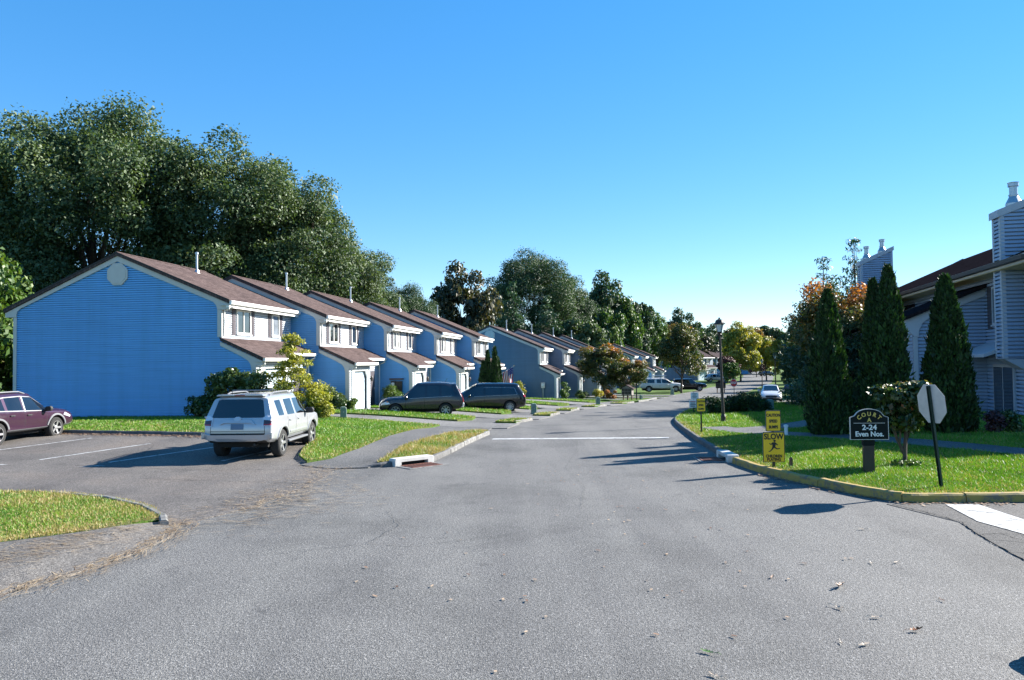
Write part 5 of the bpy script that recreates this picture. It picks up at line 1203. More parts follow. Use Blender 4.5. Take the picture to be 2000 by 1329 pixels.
for s in (1, -1):
    inlay(t, tr, 'tail_light', 'y', -1, [(s * 0.70, 0.93), (s * 0.93, 0.95), (s * 0.93, 1.2), (s * 0.78, 1.22), (s * 0.69, 1.16)][::s], M['clearlens'], 0.03, 0.12)
    inlay(t, tr, 'tail_light_lens', 'y', -1, [(s * 0.72, 0.95), (s * 0.92, 0.96), (s * 0.92, 1.08), (s * 0.72, 1.1)][::s], M['darklens'], 0.04, 0.1)
    inlay(t, tr, 'tail_light_strip', 'y', -1, [(s * 0.73, 0.955), (s * 0.925, 0.96), (s * 0.925, 0.995), (s * 0.73, 0.99)][::s], M['redlens'], 0.046, 0.1)
    arch_trim(t, tr, s, 0.98, 0.385, P_sil); arch_trim(t, tr, s, 3.77, 0.385, P_sil)
    seams(t, tr, s, [[(1.36, 0.58), (1.36, 1.1), (1.38, 1.6)], [(2.08, 0.58), (2.08, 1.62)], [(3.2, 0.6), (3.2, 1.08)], [(1.5, 0.58), (3.2, 0.58)]])
    handles(t, tr, s, ((1.55, 1.0), (2.3, 0.99)), P_sil); mirror(t, tr, s, 3.0, 1.12, M['plastic'])
    MB().box(s * 0.86 - 0.08, s * 0.86 + 0.1, 1.45, 3.25, 0.36, 0.42).build('running_board', M['greyplastic'], t, bevel=0.015)
    inlay(t, tr, 'door_moulding', 'x', s, rect(1.55, 3.15, 0.63, 0.68), P_sil, 0.018, 0.01)
inlay(t, tr, 'tailgate_garnish', 'y', -1, [(-0.42, 1.06), (-0.5, 0.98), (-0.47, 0.98), (-0.36, 1.02), (0.36, 1.02), (0.47, 0.98), (0.5, 0.98), (0.42, 1.06), (0.36, 1.11), (-0.36, 1.11)], P_sil, 0.045, 0.02)
inlay(t, tr, 'emblem', 'y', -1, [(0.1 * math.cos(a * 0.5236), 1.125 + 0.065 * math.sin(a * 0.5236)) for a in range(12)], M['badge'], 0.055, 0.01)
inlay(t, tr, 'number_plate', 'y', -1, rect(-0.18, 0.16, 0.84, 0.99), M['plate'], 0.02, 0.01)
inlay(t, tr, 'rear_bumper', 'y', -1, [(-0.97, 0.6), (-0.55, 0.52), (0.55, 0.52), (0.97, 0.6), (0.97, 0.76), (0.75, 0.7), (-0.75, 0.7), (-0.97, 0.76)], P_sil, 0.09, 0.05)
inlay(t, tr, 'bumper_gap', 'y', -1, rect(-0.74, 0.74, 0.70, 0.735), M['seam'], 0.03, 0.02)
inlay(t, tr, 'tailgate_band', 'y', -1, rect(-0.74, 0.74, 0.79, 0.80), M['seam'], 0.004, 0.02)
for s in (1, -1): inlay(t, tr, 'tailgate_gap', 'y', -1, [(s * 0.745, 0.72), (s * 0.757, 0.72), (s * 0.727, 1.2), (s * 0.715, 1.2)][::s], M['seam'], 0.004, 0.02)
MB().prism([(-0.66, 1.74), (0.66, 1.74), (0.62, 1.79), (-0.62, 1.79)], (0, 0.18, 0), (1, 0, 0), (0, 0, 1), (0, 0.35, 0)).build('spoiler', P_sil, t, bevel=0.015)
MB().box(-0.14, 0.14, 0.168, 0.18, 1.75, 1.775).build('brake_light', M['redlens'], t)
MB().tube([(0.45, 0.5, 0.42), (0.45, 0.05, 0.42)], 0.035, 10).build('exhaust', M['plastic'], t)
MB().box(-0.7, 0.7, 0.4, 4.3, 0.32, 0.6).build('chassis', M['black'], t)
roof_rails(t, tr, 0.75, 2.5, 0.62, M['greyplastic'], 0.07)
MB().tube([(-0.62, 1.2, 1.87), (0.62, 1.2, 1.87)], 0.02, 6).build('cross_bar', M['greyplastic'], t)

# --- purple crossover at the left edge
def crossover(L=4.55, W=0.91, H=1.66):
    k = L / 4.55; w = W / 0.91; h = H / 1.66
    S_ = [(0.02, 0.34, 0.5, 1.06, 1.44, 1.54, 0.82, 0.82, 0.62), (0.12, 0.42, 0.40, 1.06, 1.46, 1.61, 0.89, 0.86, 0.68), (0.42, 0.62, 0.36, 1.06, 1.42, 1.58, 0.91, 0.88, 0.67), (0.82, 0.88, 0.34, 1.05, 1.47, 1.635, 0.91, 0.89, 0.70), (1.22, 1.20, 0.33, 1.03, 1.49, 1.655, 0.91, 0.89, 0.71), (1.32, 1.30, 0.33, 1.03, 1.49, 1.655, 0.91, 0.89, 0.71), (2.02, 1.98, 0.33, 1.0, 1.50, 1.66, 0.91, 0.89, 0.72), (2.12, 2.08, 0.33, 1.0, 1.50, 1.66, 0.91, 0.89, 0.72),
          (2.72, 2.5, 0.33, 0.97, 1.47, 1.62, 0.91, 0.89, 0.70), (3.25, 3.3, 0.34, 0.95, 1.01, 1.06, 0.91, 0.87, 0.74), (3.85, 3.85, 0.34, 0.93, 1.0, 1.05, 0.91, 0.87, 0.73), (4.36, 4.28, 0.36, 0.86, 0.95, 0.99, 0.89, 0.85, 0.70), (4.54, 4.46, 0.42, 0.74, 0.84, 0.88, 0.80, 0.76, 0.62)]
    return [(a * k, b * k, zb, zbe * (1 + 0.3 * (h - 1)), ze * (h if i < 9 else 1 + 0.3 * (h - 1)), zt * (h if i < 9 else 1 + 0.3 * (h - 1)), wm * w, wb * w, wr * w) for i, (a, b, zb, zbe, ze, zt, wm, wb, wr) in enumerate(S_)]
P_pur = paint_mat('purple_paint', (0.05, 0.018, 0.042), 0.4, 0.3)
t, tr, body = make_car('parked_crossover', 'dark purple crossover with silver roof rail at the left picture edge', 'car', -17.0, 23.15, 5.5, crossover(), (3, 5, 7, 8), 8, P_pur, 0.9, 3.56, 0.36, 1.58, 5, clad=M['greyplastic'])
for s in (1, -1):
    arch_trim(t, tr, s, 0.9, 0.36, M['greyplastic']); arch_trim(t, tr, s, 3.56, 0.36, M['greyplastic'])
    seams(t, tr, s, [[(1.35, 0.5), (1.28, 1.0)], [(2.05, 0.5), (2.05, 1.0)], [(3.08, 0.5), (3.08, 0.95)]])
    handles(t, tr, s, ((1.5, 0.9), (2.25, 0.88)), M['plastic']); mirror(t, tr, s, 2.95, 0.98, M['plastic'])
    inlay(t, tr, 'window_trim', 'x', s, [(0.9, 1.06), (2.9, 0.975), (2.9, 1.0), (0.9, 1.085)], M['chrome'], 0.012, 0.0)
    inlay(t, tr, 'window_trim', 'x', s, [(0.95, 1.42), (1.3, 1.475), (2.0, 1.49), (2.5, 1.45), (3.1, 1.12), (3.12, 1.14), (2.5, 1.48), (2.0, 1.515), (1.3, 1.5), (0.95, 1.45)], M['chrome'], 0.012, 0.0)
    inlay(t, tr, 'pillar_trim', 'x', s, rect(2.03, 2.09, 1.0, 1.5), M['chrome'], 0.012, 0.0)
    inlay(t, tr, 'headlight', 'x', s, [(3.9, 0.78), (4.25, 0.68), (4.3, 0.74), (4.0, 0.87)], M['clearlens'], 0.012, 0.03)
    inlay(t, tr, 'tail_light', 'x', s, [(0.1, 0.85), (0.5, 0.95), (0.45, 1.05), (0.1, 1.05)], M['redlens'], 0.012, 0.03)
MB().box(-0.6, 0.6, 0.4, 4.0, 0.25, 0.5).build('chassis', M['black'], t)
roof_rails(t, tr, 0.8, 2.4, 0.58, M['greyplastic'], 0.05)

# --- dark grey crossover in the second driveway (rear towards the street)
P_gry = paint_mat('graphite_paint', (0.02, 0.023, 0.032), 0.4, 0.25)
t, tr, body = make_car('parked_crossover', 'dark grey crossover with tall red tail light in the second driveway', 'car', -2.7, 41.55, -97.0, crossover(4.4, 0.9, 1.84), (2, 3, 5, 7, 8), 8, P_gry, 0.95, 3.57, 0.355, 1.56, 7, clad=M['plastic'])
for s in (1, -1):
    seams(t, tr, s, [[(1.35, 0.45), (1.28, 1.0)], [(2.08, 0.45), (2.05, 1.0)], [(3.05, 0.5), (3.05, 0.95)]])
    handles(t, tr, s, ((1.5, 0.88), (2.3, 0.86)), P_gry); mirror(t, tr, s, 2.95, 0.98, P_gry)
    inlay(t, tr, 'window_trim', 'x', s, [(0.6, 1.075), (2.9, 0.975), (2.9, 0.99), (0.6, 1.09)], M['chrome'], 0.01, 0.0)
    inlay(t, tr, 'headlight', 'x', s, [(3.85, 0.72), (4.3, 0.66), (4.3, 0.76), (4.0, 0.87)], M['clearlens'], 0.015, 0.03)
    inlay(t, tr, 'turn_signal', 'x', s, [(3.9, 0.82), (4.02, 0.78), (4.05, 0.85), (3.97, 0.87)], M['orangelens'], 0.022, 0.03)
    inlay(t, tr, 'tail_light', 'y', -1, [(s * 0.62, 0.75), (s * 0.82, 0.75), (s * 0.80, 1.05), (s * 0.68, 1.45), (s * 0.6, 1.45), (s * 0.68, 1.0)][::s], M['redlens'], 0.03, 0.1)
inlay(t, tr, 'tailgate_panel', 'y', -1, [(-0.55, 0.8), (0.55, 0.8), (0.58, 1.05), (-0.58, 1.05)], P_sil, 0.01, 0.02)
inlay(t, tr, 'emblem', 'y', -1, rect(-0.07, 0.07, 0.9, 1.02), M['badge'], 0.03, 0.01)
inlay(t, tr, 'rear_bumper', 'y', -1, [(-0.82, 0.5), (0.82, 0.5), (0.82, 0.68), (-0.82, 0.68)], P_sil, 0.06, 0.05)
inlay(t, tr, 'number_plate', 'y', -1, rect(-0.17, 0.17, 0.72, 0.85), M['plate'], 0.03, 0.01)
MB().box(-0.6, 0.6, 0.4, 4.0, 0.25, 0.5).build('chassis', M['black'], t)
hh, _ = hit(tr, 'z', 1, 0, 0.95); MB().tube([(0, 0.95, hh.z - 0.02), (0, 0.82, hh.z + 0.2)], 0.008, 5).build('antenna', M['plastic'], t)

# --- black minivan in the third driveway
P_blk = paint_mat('black_paint', (0.008, 0.008, 0.012), 0.2, 0.2)
van = [(0.02, 0.40, 0.45, 1.1, 1.5, 1.62, 0.86, 0.85, 0.62), (0.12, 0.48, 0.34, 1.1, 1.52, 1.70, 0.96, 0.93, 0.70), (0.45, 0.62, 0.3, 1.1, 1.54, 1.73, 0.99, 0.96, 0.74), (0.8, 0.85, 0.28, 1.1, 1.55, 1.75, 0.99, 0.96, 0.75), (1.55, 1.55, 0.27, 1.08, 1.57, 1.77, 0.99, 0.96, 0.77), (1.62, 1.62, 0.27, 1.08, 1.57, 1.77, 0.99, 0.96, 0.77), (2.6, 2.6, 0.27, 1.05, 1.58, 1.78, 0.99, 0.96, 0.77), (2.7, 2.7, 0.27, 1.05, 1.58, 1.78, 0.99, 0.96, 0.77),
       (3.3, 3.1, 0.27, 1.02, 1.54, 1.72, 0.99, 0.96, 0.75), (4.05, 4.2, 0.28, 0.98, 1.03, 1.08, 0.98, 0.92, 0.76), (4.5, 4.5, 0.28, 0.90, 0.95, 0.99, 0.96, 0.89, 0.70), (4.95, 4.85, 0.32, 0.78, 0.86, 0.88, 0.90, 0.83, 0.62), (5.12, 5.0, 0.42, 0.68, 0.74, 0.77, 0.74, 0.70, 0.52)]
van = [(a, b, zb, zbe * 1.04, ze * 1.06, zt * 1.06, wm, wb, wr) for a, b, zb, zbe, ze, zt, wm, wb, wr in van]
t, tr, body = make_car('parked_minivan', 'black minivan with chrome window line in the third driveway', 'car', 0.75, 49.55, -97.0, van, (2, 3, 5, 7, 8), 8, P_blk, 1.05, 4.13, 0.365, 1.7, 10)
for s in (1, -1):
    seams(t, tr, s, [[(1.35, 0.5), (1.35, 1.05)], [(2.65, 0.4), (2.65, 1.03)], [(3.7, 0.5), (3.7, 1.0)]])
    inlay(t, tr, 'window_trim', 'x', s, [(0.6, 1.1), (3.3, 1.02), (3.3, 1.035), (0.6, 1.115)], M['chrome'], 0.012, 0.0)
    inlay(t, tr, 'window_trim', 'x', s, [(0.56, 1.12), (0.58, 1.12), (0.76, 1.52), (0.74, 1.53)], M['chrome'], 0.012, 0.0)
    inlay(t, tr, 'window_trim', 'x', s, [(0.75, 1.52), (1.6, 1.56), (2.7, 1.57), (2.7, 1.585), (1.6, 1.575), (0.75, 1.535)], M['chrome'], 0.012, 0.0)
    inlay(t, tr, 'tail_light', 'y', -1, [(s * 0.5, 0.98), (s * 0.92, 0.95), (s * 0.92, 1.1), (s * 0.5, 1.06)][::s], M['redlens'], 0.025, 0.08)
    mirror(t, tr, s, 3.55, 1.02, P_blk); handles(t, tr, s, ((1.75, 0.95), (2.9, 0.93)), P_blk)
inlay(t, tr, 'bumper_trim', 'y', -1, rect(-0.7, 0.7, 0.48, 0.52), M['chrome'], 0.02, 0.02)
inlay(t, tr, 'number_plate', 'y', -1, rect(-0.17, 0.17, 0.78, 0.92), M['plate'], 0.02, 0.01)
MB().box(-0.65, 0.65, 0.4, 4.6, 0.2, 0.5).build('chassis', M['black'], t)

# --- white sedan facing us
P_wht = paint_mat('white_paint_car', (0.62, 0.61, 0.60), 0.1, 0.3)
sedan = [(0.02, 0.2, 0.45, 0.9, 1.0, 1.05, 0.76, 0.74, 0.58), (0.15, 0.3, 0.32, 0.93, 1.03, 1.08, 0.88, 0.85, 0.66), (0.7, 0.85, 0.26, 0.95, 1.05, 1.11, 0.92, 0.88, 0.68), (0.95, 1.4, 0.25, 0.95, 1.34, 1.42, 0.92, 0.88, 0.60), (1.5, 1.7, 0.25, 0.95, 1.35, 1.46, 0.92, 0.89, 0.62), (1.62, 1.78, 0.25, 0.95, 1.35, 1.46, 0.92, 0.89, 0.62), (2.4, 2.35, 0.25, 0.93, 1.36, 1.48, 0.92, 0.89, 0.63), (2.48, 2.43, 0.25, 0.93, 1.36, 1.48, 0.92, 0.89, 0.63), (2.95, 2.75, 0.25, 0.91, 1.33, 1.44, 0.92, 0.89, 0.61), (3.5, 3.62, 0.26, 0.86, 0.93, 0.98, 0.92, 0.87, 0.74), (4.1, 4.1, 0.26, 0.8, 0.86, 0.91, 0.91, 0.85, 0.68), (4.6, 4.5, 0.3, 0.7, 0.77, 0.80, 0.86, 0.80, 0.60), (4.83, 4.7, 0.4, 0.6, 0.66, 0.69, 0.74, 0.70, 0.5)]
def far_details(t, tr, paint, L, front=True):
    for s in (1, -1):
        mirror(t, tr, s, L * 0.62, 0.95, paint)
        seams(t, tr, s, [[(L * 0.29, 0.45), (L * 0.28, 0.95)], [(L * 0.46, 0.45), (L * 0.45, 0.95)], [(L * 0.67, 0.5), (L * 0.67, 0.9)]], 0.01)
    MB().box(-0.6, 0.6, 0.4, L - 0.6, 0.22, 0.45).build('chassis', M['black'], t)
t, tr, body = make_car('parked_sedan', 'white sedan with black grille facing the street on the right', 'car', 23.6, 70.6, 197.0, sedan, (3, 5, 7, 8), 8, P_wht, 0.95, 3.8, 0.33, 1.58, 5)
far_details(t, tr, P_wht, 4.83)
for s in (1, -1): inlay(t, tr, 'headlight', 'y', 1, [(s * 0.45, 0.62), (s * 0.8, 0.66), (s * 0.82, 0.76), (s * 0.55, 0.70)][::s], M['clearlens'], 0.02, 0.15)
inlay(t, tr, 'grille', 'y', 1, [(-0.4, 0.44), (0.4, 0.44), (0.5, 0.58), (0.42, 0.64), (-0.42, 0.64), (-0.5, 0.58)], M['plastic'], 0.02, 0.05)
inlay(t, tr, 'number_plate', 'y', 1, rect(-0.16, 0.16, 0.40, 0.5), M['plate'], 0.04, 0.02)

# --- white pickup with cap and ladder rack, and the other far cars
truck = [(0.02, 0.06, 0.6, 1.15, 1.7, 1.85, 0.9, 0.92, 0.76), (0.12, 0.12, 0.52, 1.2, 1.72, 1.92, 0.98, 0.96, 0.80), (0.3, 0.3, 0.5, 1.22, 1.72, 1.93, 1.0, 0.97, 0.81), (2.0, 2.0, 0.48, 1.22, 1.72, 1.93, 1.0, 0.97, 0.81), (2.12, 2.12, 0.48, 1.22, 1.7, 1.91, 1.0, 0.97, 0.80), (2.25, 2.25, 0.46, 1.22, 1.7, 1.92, 1.0, 0.97, 0.80), (2.85, 2.85, 0.45, 1.2, 1.72, 1.94, 1.0, 0.97, 0.80), (2.95, 2.95, 0.45, 1.2, 1.72, 1.94, 1.0, 0.97, 0.80), (3.7, 3.5, 0.45, 1.18, 1.70, 1.90, 1.0, 0.97, 0.78), (4.2, 4.3, 0.46, 1.15, 1.22, 1.27, 1.0, 0.95, 0.82), (5.0, 5.0, 0.48, 1.12, 1.18, 1.23, 0.98, 0.93, 0.78), (5.6, 5.55, 0.5, 1.02, 1.1, 1.14, 0.95, 0.9, 0.72), (5.85, 5.75, 0.6, 0.85, 0.95, 0.98, 0.84, 0.8, 0.66)]
t, tr, body = make_car('pickup_truck', 'white pickup truck with cap and ladder rack on the far left side', 'truck', 17.3, 105.0, 93.0, truck, (2, 5, 7, 8), 8, P_wht, 1.2, 4.8, 0.41, 1.68, 6)
far_details(t, tr, P_wht, 5.85)
for y in (0.5, 1.9, 3.3): MB().tube([(-0.8, y, 1.82), (-0.78, y, 2.16), (0.78, y, 2.16), (0.8, y, 1.82)], 0.035, 6).build('ladder_rack_bar', M['metal'], t)
for s in (1, -1): MB().tube([(s * 0.7, 0.3, 2.2), (s * 0.7, 3.6, 2.2)], 0.035, 6).build('ladder_rack_rail', M['metal'], t)
def far_car(name, label, x, y, deg, st, paint, L, sg=(3, 5, 7, 8), wz=0.35):
    t, tr, b = make_car(name, label, 'car', x, y, deg, st, sg, 8, paint, L * 0.2, L * 0.79, wz, 1.56, 5); far_details(t, tr, paint, L)
    for s in (1, -1):
        inlay(t, tr, 'headlight', 'y', 1, [(s * 0.45, 0.66), (s * 0.75, 0.68), (s * 0.78, 0.78), (s * 0.5, 0.74)][::s], M['clearlens'], 0.02, 0.15)
        inlay(t, tr, 'tail_light', 'y', -1, [(s * 0.5, 0.85), (s * 0.78, 0.85), (s * 0.78, 1.0), (s * 0.5, 0.98)][::s], M['redlens'], 0.02, 0.15)
    return t
P_blue = paint_mat('blue_paint', (0.01, 0.035, 0.22), 0.4, 0.3)
far_car('parked_suv', 'black boxy SUV parked right behind the white pickup', 22.6, 109.0, 95.0, suv, P_blk, 4.72, wz=0.42)
far_car('parked_crossover', 'silver crossover parked in front of the distant pale house', 39.6, 158.0, 88.0, crossover(4.6, 0.92, 1.66), P_sil, 4.6)
far_car('parked_sedan', 'bright blue sedan parked in the shade at right', 33.0, 92.5, 80.0, sedan, P_blue, 4.83)
far_car('parked_crossover', 'dark blue crossover behind the bright blue sedan', 36.5, 97.5, 82.0, crossover(), P_blue, 4.55)
far_car('parked_crossover', 'black crossover in the distant driveway by the bright green bush', 47.5, 183.0, 60.0, crossover(), P_blk, 4.55)
far_car('parked_sedan', 'black sedan before the farthest blue house', 67.5, 210.0, 75.0, sedan, P_blk, 4.83)
# ------------------------------------------------------------------ signs, lamps and small things
M['signyellow'] = simple('sign_yellow', (0.88, 0.53, 0.012), 0.45, var=0.08)
M['signblack'] = simple('sign_black', (0.010, 0.010, 0.011), 0.5)
M['signdark'] = simple('sign_dark_green', (0.004, 0.008, 0.008), 0.7, spec=0.2)
M['signback'] = simple('aluminium_back', (0.5, 0.49, 0.47), 0.45, 0.2, var=0.12, scale=6)
M['gold'] = simple('gold_leaf', (0.65, 0.46, 0.10), 0.4)
M['signwhite'] = simple('sign_white', (0.75, 0.75, 0.73), 0.5)
M['signred'] = simple('sign_red', (0.50, 0.015, 0.02), 0.45)
M['greenpost'] = simple('green_post', (0.016, 0.04, 0.028), 0.5, 0.2)
M['pedgreen'] = simple('pedestal_green', (0.17, 0.24, 0.20), 0.6, var=0.15)
M['lampglass'] = simple('lamp_glass', (0.55, 0.58, 0.58), 0.15, var=0.05)
M['flagred'] = simple('flag_red', (0.42, 0.02, 0.03), 0.8); M['flagblue'] = simple('flag_blue', (0.02, 0.03, 0.18), 0.8)
def text(t, s, size, x, y, z, mat, bold=0.0, rot=0.0, sx=1.0, name='lettering', depth=0.004):
    cu = bpy.data.curves.new('txt', 'FONT'); cu.body = s; cu.size = size; cu.align_x = 'CENTER'; cu.align_y = 'CENTER'; cu.offset = bold; cu.extrude = depth; cu.resolution_u = 3
    o = bpy.data.objects.new('txt', cu); COL.objects.link(o); bpy.context.view_layer.update()
    dg = bpy.context.evaluated_depsgraph_get(); me = bpy.data.meshes.new_from_object(o.evaluated_get(dg), depsgraph=dg); bpy.data.objects.remove(o)
    me.materials.clear()
    q = mobj(name, me, mat, t); q.location = (x, y, z); q.scale = (sx, 1, 1)
    q.rotation_mode = 'XYZ'; q.matrix_local = Matrix.Translation((x, y, z)) @ Matrix.Rotation(math.pi / 2, 4, 'X') @ Matrix.Rotation(rot, 4, 'Z') @ Matrix.Diagonal((sx, 1, 1, 1))
    return q
def rrect(w, h, r, x=0, z=0): return [(x + a, z + b) for a, b in arc(w / 2 - r, h / 2 - r, r, 0, 90, 4) + arc(-w / 2 + r, h / 2 - r, r, 90, 180, 4) + arc(-w / 2 + r, -h / 2 + r, r, 180, 270, 4) + arc(w / 2 - r, -h / 2 + r, r, 270, 360, 4)]
XZ = ((1, 0, 0), (0, 0, 1))
def plate(t, w, h, zc, mat, edge, x=0.0, y=0.0, r=0.03, name='sign_panel'):
    p = MB().prism(rrect(w, h, r, x, zc), (0, y, 0), *XZ, (0, 0.006, 0)).build(name, M['signback'], t)
    MB().prism(rrect(w - 0.004, h - 0.004, r, x, zc), (0, y - 0.003, 0), *XZ, (0, 0.0025, 0)).build('border', edge, p)
    MB().prism(rrect(w - 0.035, h - 0.035, r * 0.8, x, zc), (0, y - 0.006, 0), *XZ, (0, 0.0025, 0)).build('face', mat, p)
    return p
def lawn_z(x, y, d=0.11): return gz(x, y) + d
# slow children playing + caution speed bumps
x, y = 6.2, 18.35
t = thing('warning_sign', 'yellow slow children playing sign with caution speed bumps panel above it', 'sign', (x, y, lawn_z(x, y)), rad(-3))
MB().box(-0.03, 0.03, 0.012, 0.06, -0.3, 1.33).build('post', M['bronze'], t)
plate(t, 0.52, 0.72, 0.49, M['signyellow'], M['signblack'])
text(t, 'SLOW', 0.19, 0, -0.008, 0.735, M['signblack'], 0.006, sx=0.85)
text(t, 'CHILDREN', 0.094, 0, -0.008, 0.275, M['signblack'], 0.004, sx=0.85)
text(t, 'PLAYING', 0.094, 0, -0.008, 0.195, M['signblack'], 0.004, sx=0.85)
fig = [[(0.0, 0.66), (0.03, 0.668), (0.05, 0.65), (0.045, 0.625), (0.02, 0.612), (-0.005, 0.625), (-0.01, 0.645)],
       [(-0.03, 0.605), (0.03, 0.61), (0.07, 0.575), (0.1, 0.545), (0.085, 0.53), (0.045, 0.555), (0.035, 0.5), (0.08, 0.46), (0.145, 0.47), (0.145, 0.45), (0.07, 0.435), (0.005, 0.475), (-0.03, 0.43), (-0.09, 0.38), (-0.13, 0.385), (-0.12, 0.4), (-0.09, 0.405), (-0.05, 0.455), (-0.035, 0.5), (-0.035, 0.55), (-0.08, 0.545), (-0.11, 0.575), (-0.095, 0.59), (-0.07, 0.565)]]
mb = MB()
for f in fig: mb.prism([(a, b + 0.0) for a, b in f], (0, -0.0095, 0), *XZ, (0, 0.003, 0))
tag(mb.build('running_figure', M['signblack'], t))
plate(t, 0.36, 0.5, 1.115, M['signyellow'], M['signblack'], name='upper_sign_panel')
for i, s in enumerate(('CAUTION', 'SPEED', 'BUMPS')): text(t, s, 0.098, 0, -0.008, 1.245 - i * 0.14, M['signblack'], 0.004, sx=0.72)
x, y = 6.75, 27.6
t = thing('warning_sign', 'small yellow caution speed bumps sign near the bend of the kerb', 'sign', (x, y, lawn_z(x, y)), rad(-6))
MB().box(-0.025, 0.025, 0.012, 0.05, -0.3, 1.25).build('post', M['bronze'], t)
plate(t, 0.32, 0.48, 1.0, M['signyellow'], M['signblack'])
for i, s in enumerate(('CAUTION', 'SPEED', 'BUMPS')): text(t, s, 0.09, 0, -0.008, 1.13 - i * 0.135, M['signblack'], 0.004, sx=0.7)
x, y = 10.0, 42.5
t = thing('notice_sign', 'two stacked white notice boards behind the small yellow sign', 'sign', (x, y, lawn_z(x, y)), rad(-5))
MB().box(-0.03, 0.03, 0.012, 0.06, -0.3, 1.2).build('post', M['bronze'], t)
p = plate(t, 0.42, 0.4, 0.98, M['signwhite'], M['signwhite'], x=0.05); p2 = plate(t, 0.4, 0.42, 0.55, M['signwhite'], M['signwhite'], x=-0.05, name='lower_sign_panel')
for i in range(4): MB().box(-0.08 + 0.02 * (i % 2), 0.17 - 0.03 * (i % 2), -0.0105, -0.0075, 1.09 - i * 0.075, 1.12 - i * 0.075).build('print_line', M['signblack'], p)
for i in range(4): MB().box(-0.2 + 0.02 * (i % 2), 0.1 - 0.03 * (i % 2), -0.0105, -0.0075, 0.66 - i * 0.085, 0.695 - i * 0.085).build('print_line', M['signred' if i == 0 else 'signblack'], p2)
# court sign
x, y = 7.93, 17.15
t = thing('court_sign', 'dark arched court A sign on a square post', 'sign', (x, y, lawn_z(x, y)), rad(-4))
MB().box(-0.115, 0.115, 0.03, 0.14, -0.3, 0.62).build('post', M['bronze'], t, bevel=0.008)
MB().box(-0.125, 0.125, 0.025, 0.145, 0.62, 0.76).build('post_collar', M['signdark'], t, bevel=0.008)
def courtp(k, dz=0.0):
    w, h = 0.42 * k, 0.33 * k
    return [(-w, -h), (w, -h), (w, 0.17 * k), (0.33 * k, 0.2 * k)] + [(0.31 * k * math.cos(rad(a)), 0.19 * k + 0.17 * k * math.sin(rad(a))) for a in range(15, 170, 15)] + [(-0.33 * k, 0.2 * k), (-w, 0.17 * k)]
zc = 1.08
pn = MB().prism([(a, b + zc) for a, b in courtp(1.0)], (0, 0, 0), *XZ, (0, 0.03, 0)).build('sign_panel', M['signback'], t)
MB().prism([(a, b + zc) for a, b in courtp(0.965)], (0, -0.004, 0), *XZ, (0, 0.0035, 0)).build('face', M['signdark'], pn)
MB().prism([(a, b + zc) for a, b in courtp(1.0)], (0, -0.003, 0), *XZ, (0, 0.0025, 0)).build('pale_border', M['signback'], pn)
MB().box(-0.34, 0.34, -0.008, -0.0045, zc + 0.035, zc + 0.045).build('rule_line', M['signback'], pn)
for i, ch in enumerate('COURT'):
    a = rad(90 - (i - 2) * 23); text(t, ch, 0.125, 0.30 * math.cos(a), -0.008, zc - 0.015 + 0.255 * math.sin(a), M['gold'], 0.003, rot=a - math.pi / 2, sx=0.95)
text(t, 'A', 0.13, 0, -0.008, zc + 0.105, M['gold'], 0.003)
text(t, '2-24', 0.16, 0, -0.008, zc - 0.06, M['signwhite'], 0.004, sx=1.1); text(t, 'Even Nos.', 0.155, 0, -0.008, zc - 0.205, M['signwhite'], 0.004, sx=0.97)
# stop sign seen from behind
x, y = 8.5, 15.3
t = thing('stop_sign', 'back of a leaning octagonal stop sign on a dark green post', 'sign', (x, y, lawn_z(x, y)), rad(78))
t.rotation_euler = (0, rad(0), rad(78))
o8 = [(0.385 / math.cos(rad(22.5)) * math.cos(rad(22.5 + 45 * i)), 0.385 / math.cos(rad(22.5)) * math.sin(rad(22.5 + 45 * i)) + 1.66) for i in range(8)]
pn = MB().prism(o8, (0, 0.0, 0), *XZ, (0, 0.004, 0)).build('octagon_panel', M['signback'], t)
MB().prism([(a * 0.99, (b - 1.66) * 0.99 + 1.66) for a, b in o8], (0, -0.004, 0), *XZ, (0, 0.003, 0)).build('red_face', M['signred'], pn)
text(t, 'STOP', 0.3, 0, -0.007, 1.66, M['signwhite'], 0.006, sx=0.8)
mb = MB().box(-0.035, 0.035, 0.008, 0.014, -0.3, 2.02).box(-0.035, -0.029, 0.014, 0.05, -0.3, 2.02).box(0.029, 0.035, 0.014, 0.05, -0.3, 2.02); mb.build('post', M['greenpost'], t)
t.matrix_world = Matrix.Translation((x, y, lawn_z(x, y))) @ Matrix.Rotation(rad(-6), 4, Vector((0.0, 1, 0))) @ Matrix.Rotation(rad(100), 4, 'Z')
def far_stop(label, x, y, rz, h):
    t = thing('stop_sign', label, 'sign', (x, y, gz(x, y)), rz)
    q8 = [(a, b - 1.66 + h) for a, b in o8]
    pn = MB().prism(q8, (0, 0, 0), *XZ, (0, 0.004, 0)).build('octagon_panel', M['signwhite'], t)
    MB().prism([(a * 0.93, (b - h) * 0.93 + h) for a, b in q8], (0, -0.006, 0), *XZ, (0, 0.004, 0)).build('red_face', M['signred'], pn)
    text(t, 'STOP', 0.3, 0, -0.01, h, M['signwhite'], 0.008, sx=0.8); MB().box(-0.03, 0.03, 0.006, 0.04, -0.3, h + 0.2).build('post', M['greenpost'], t)
far_stop('small red stop sign facing the far junction, right of the lamp post', 22.3, 77.5, rad(-50), 1.55)
far_stop('red stop sign half hidden left of the clipped evergreens', 24.6, 65.0, rad(-45), 1.6)

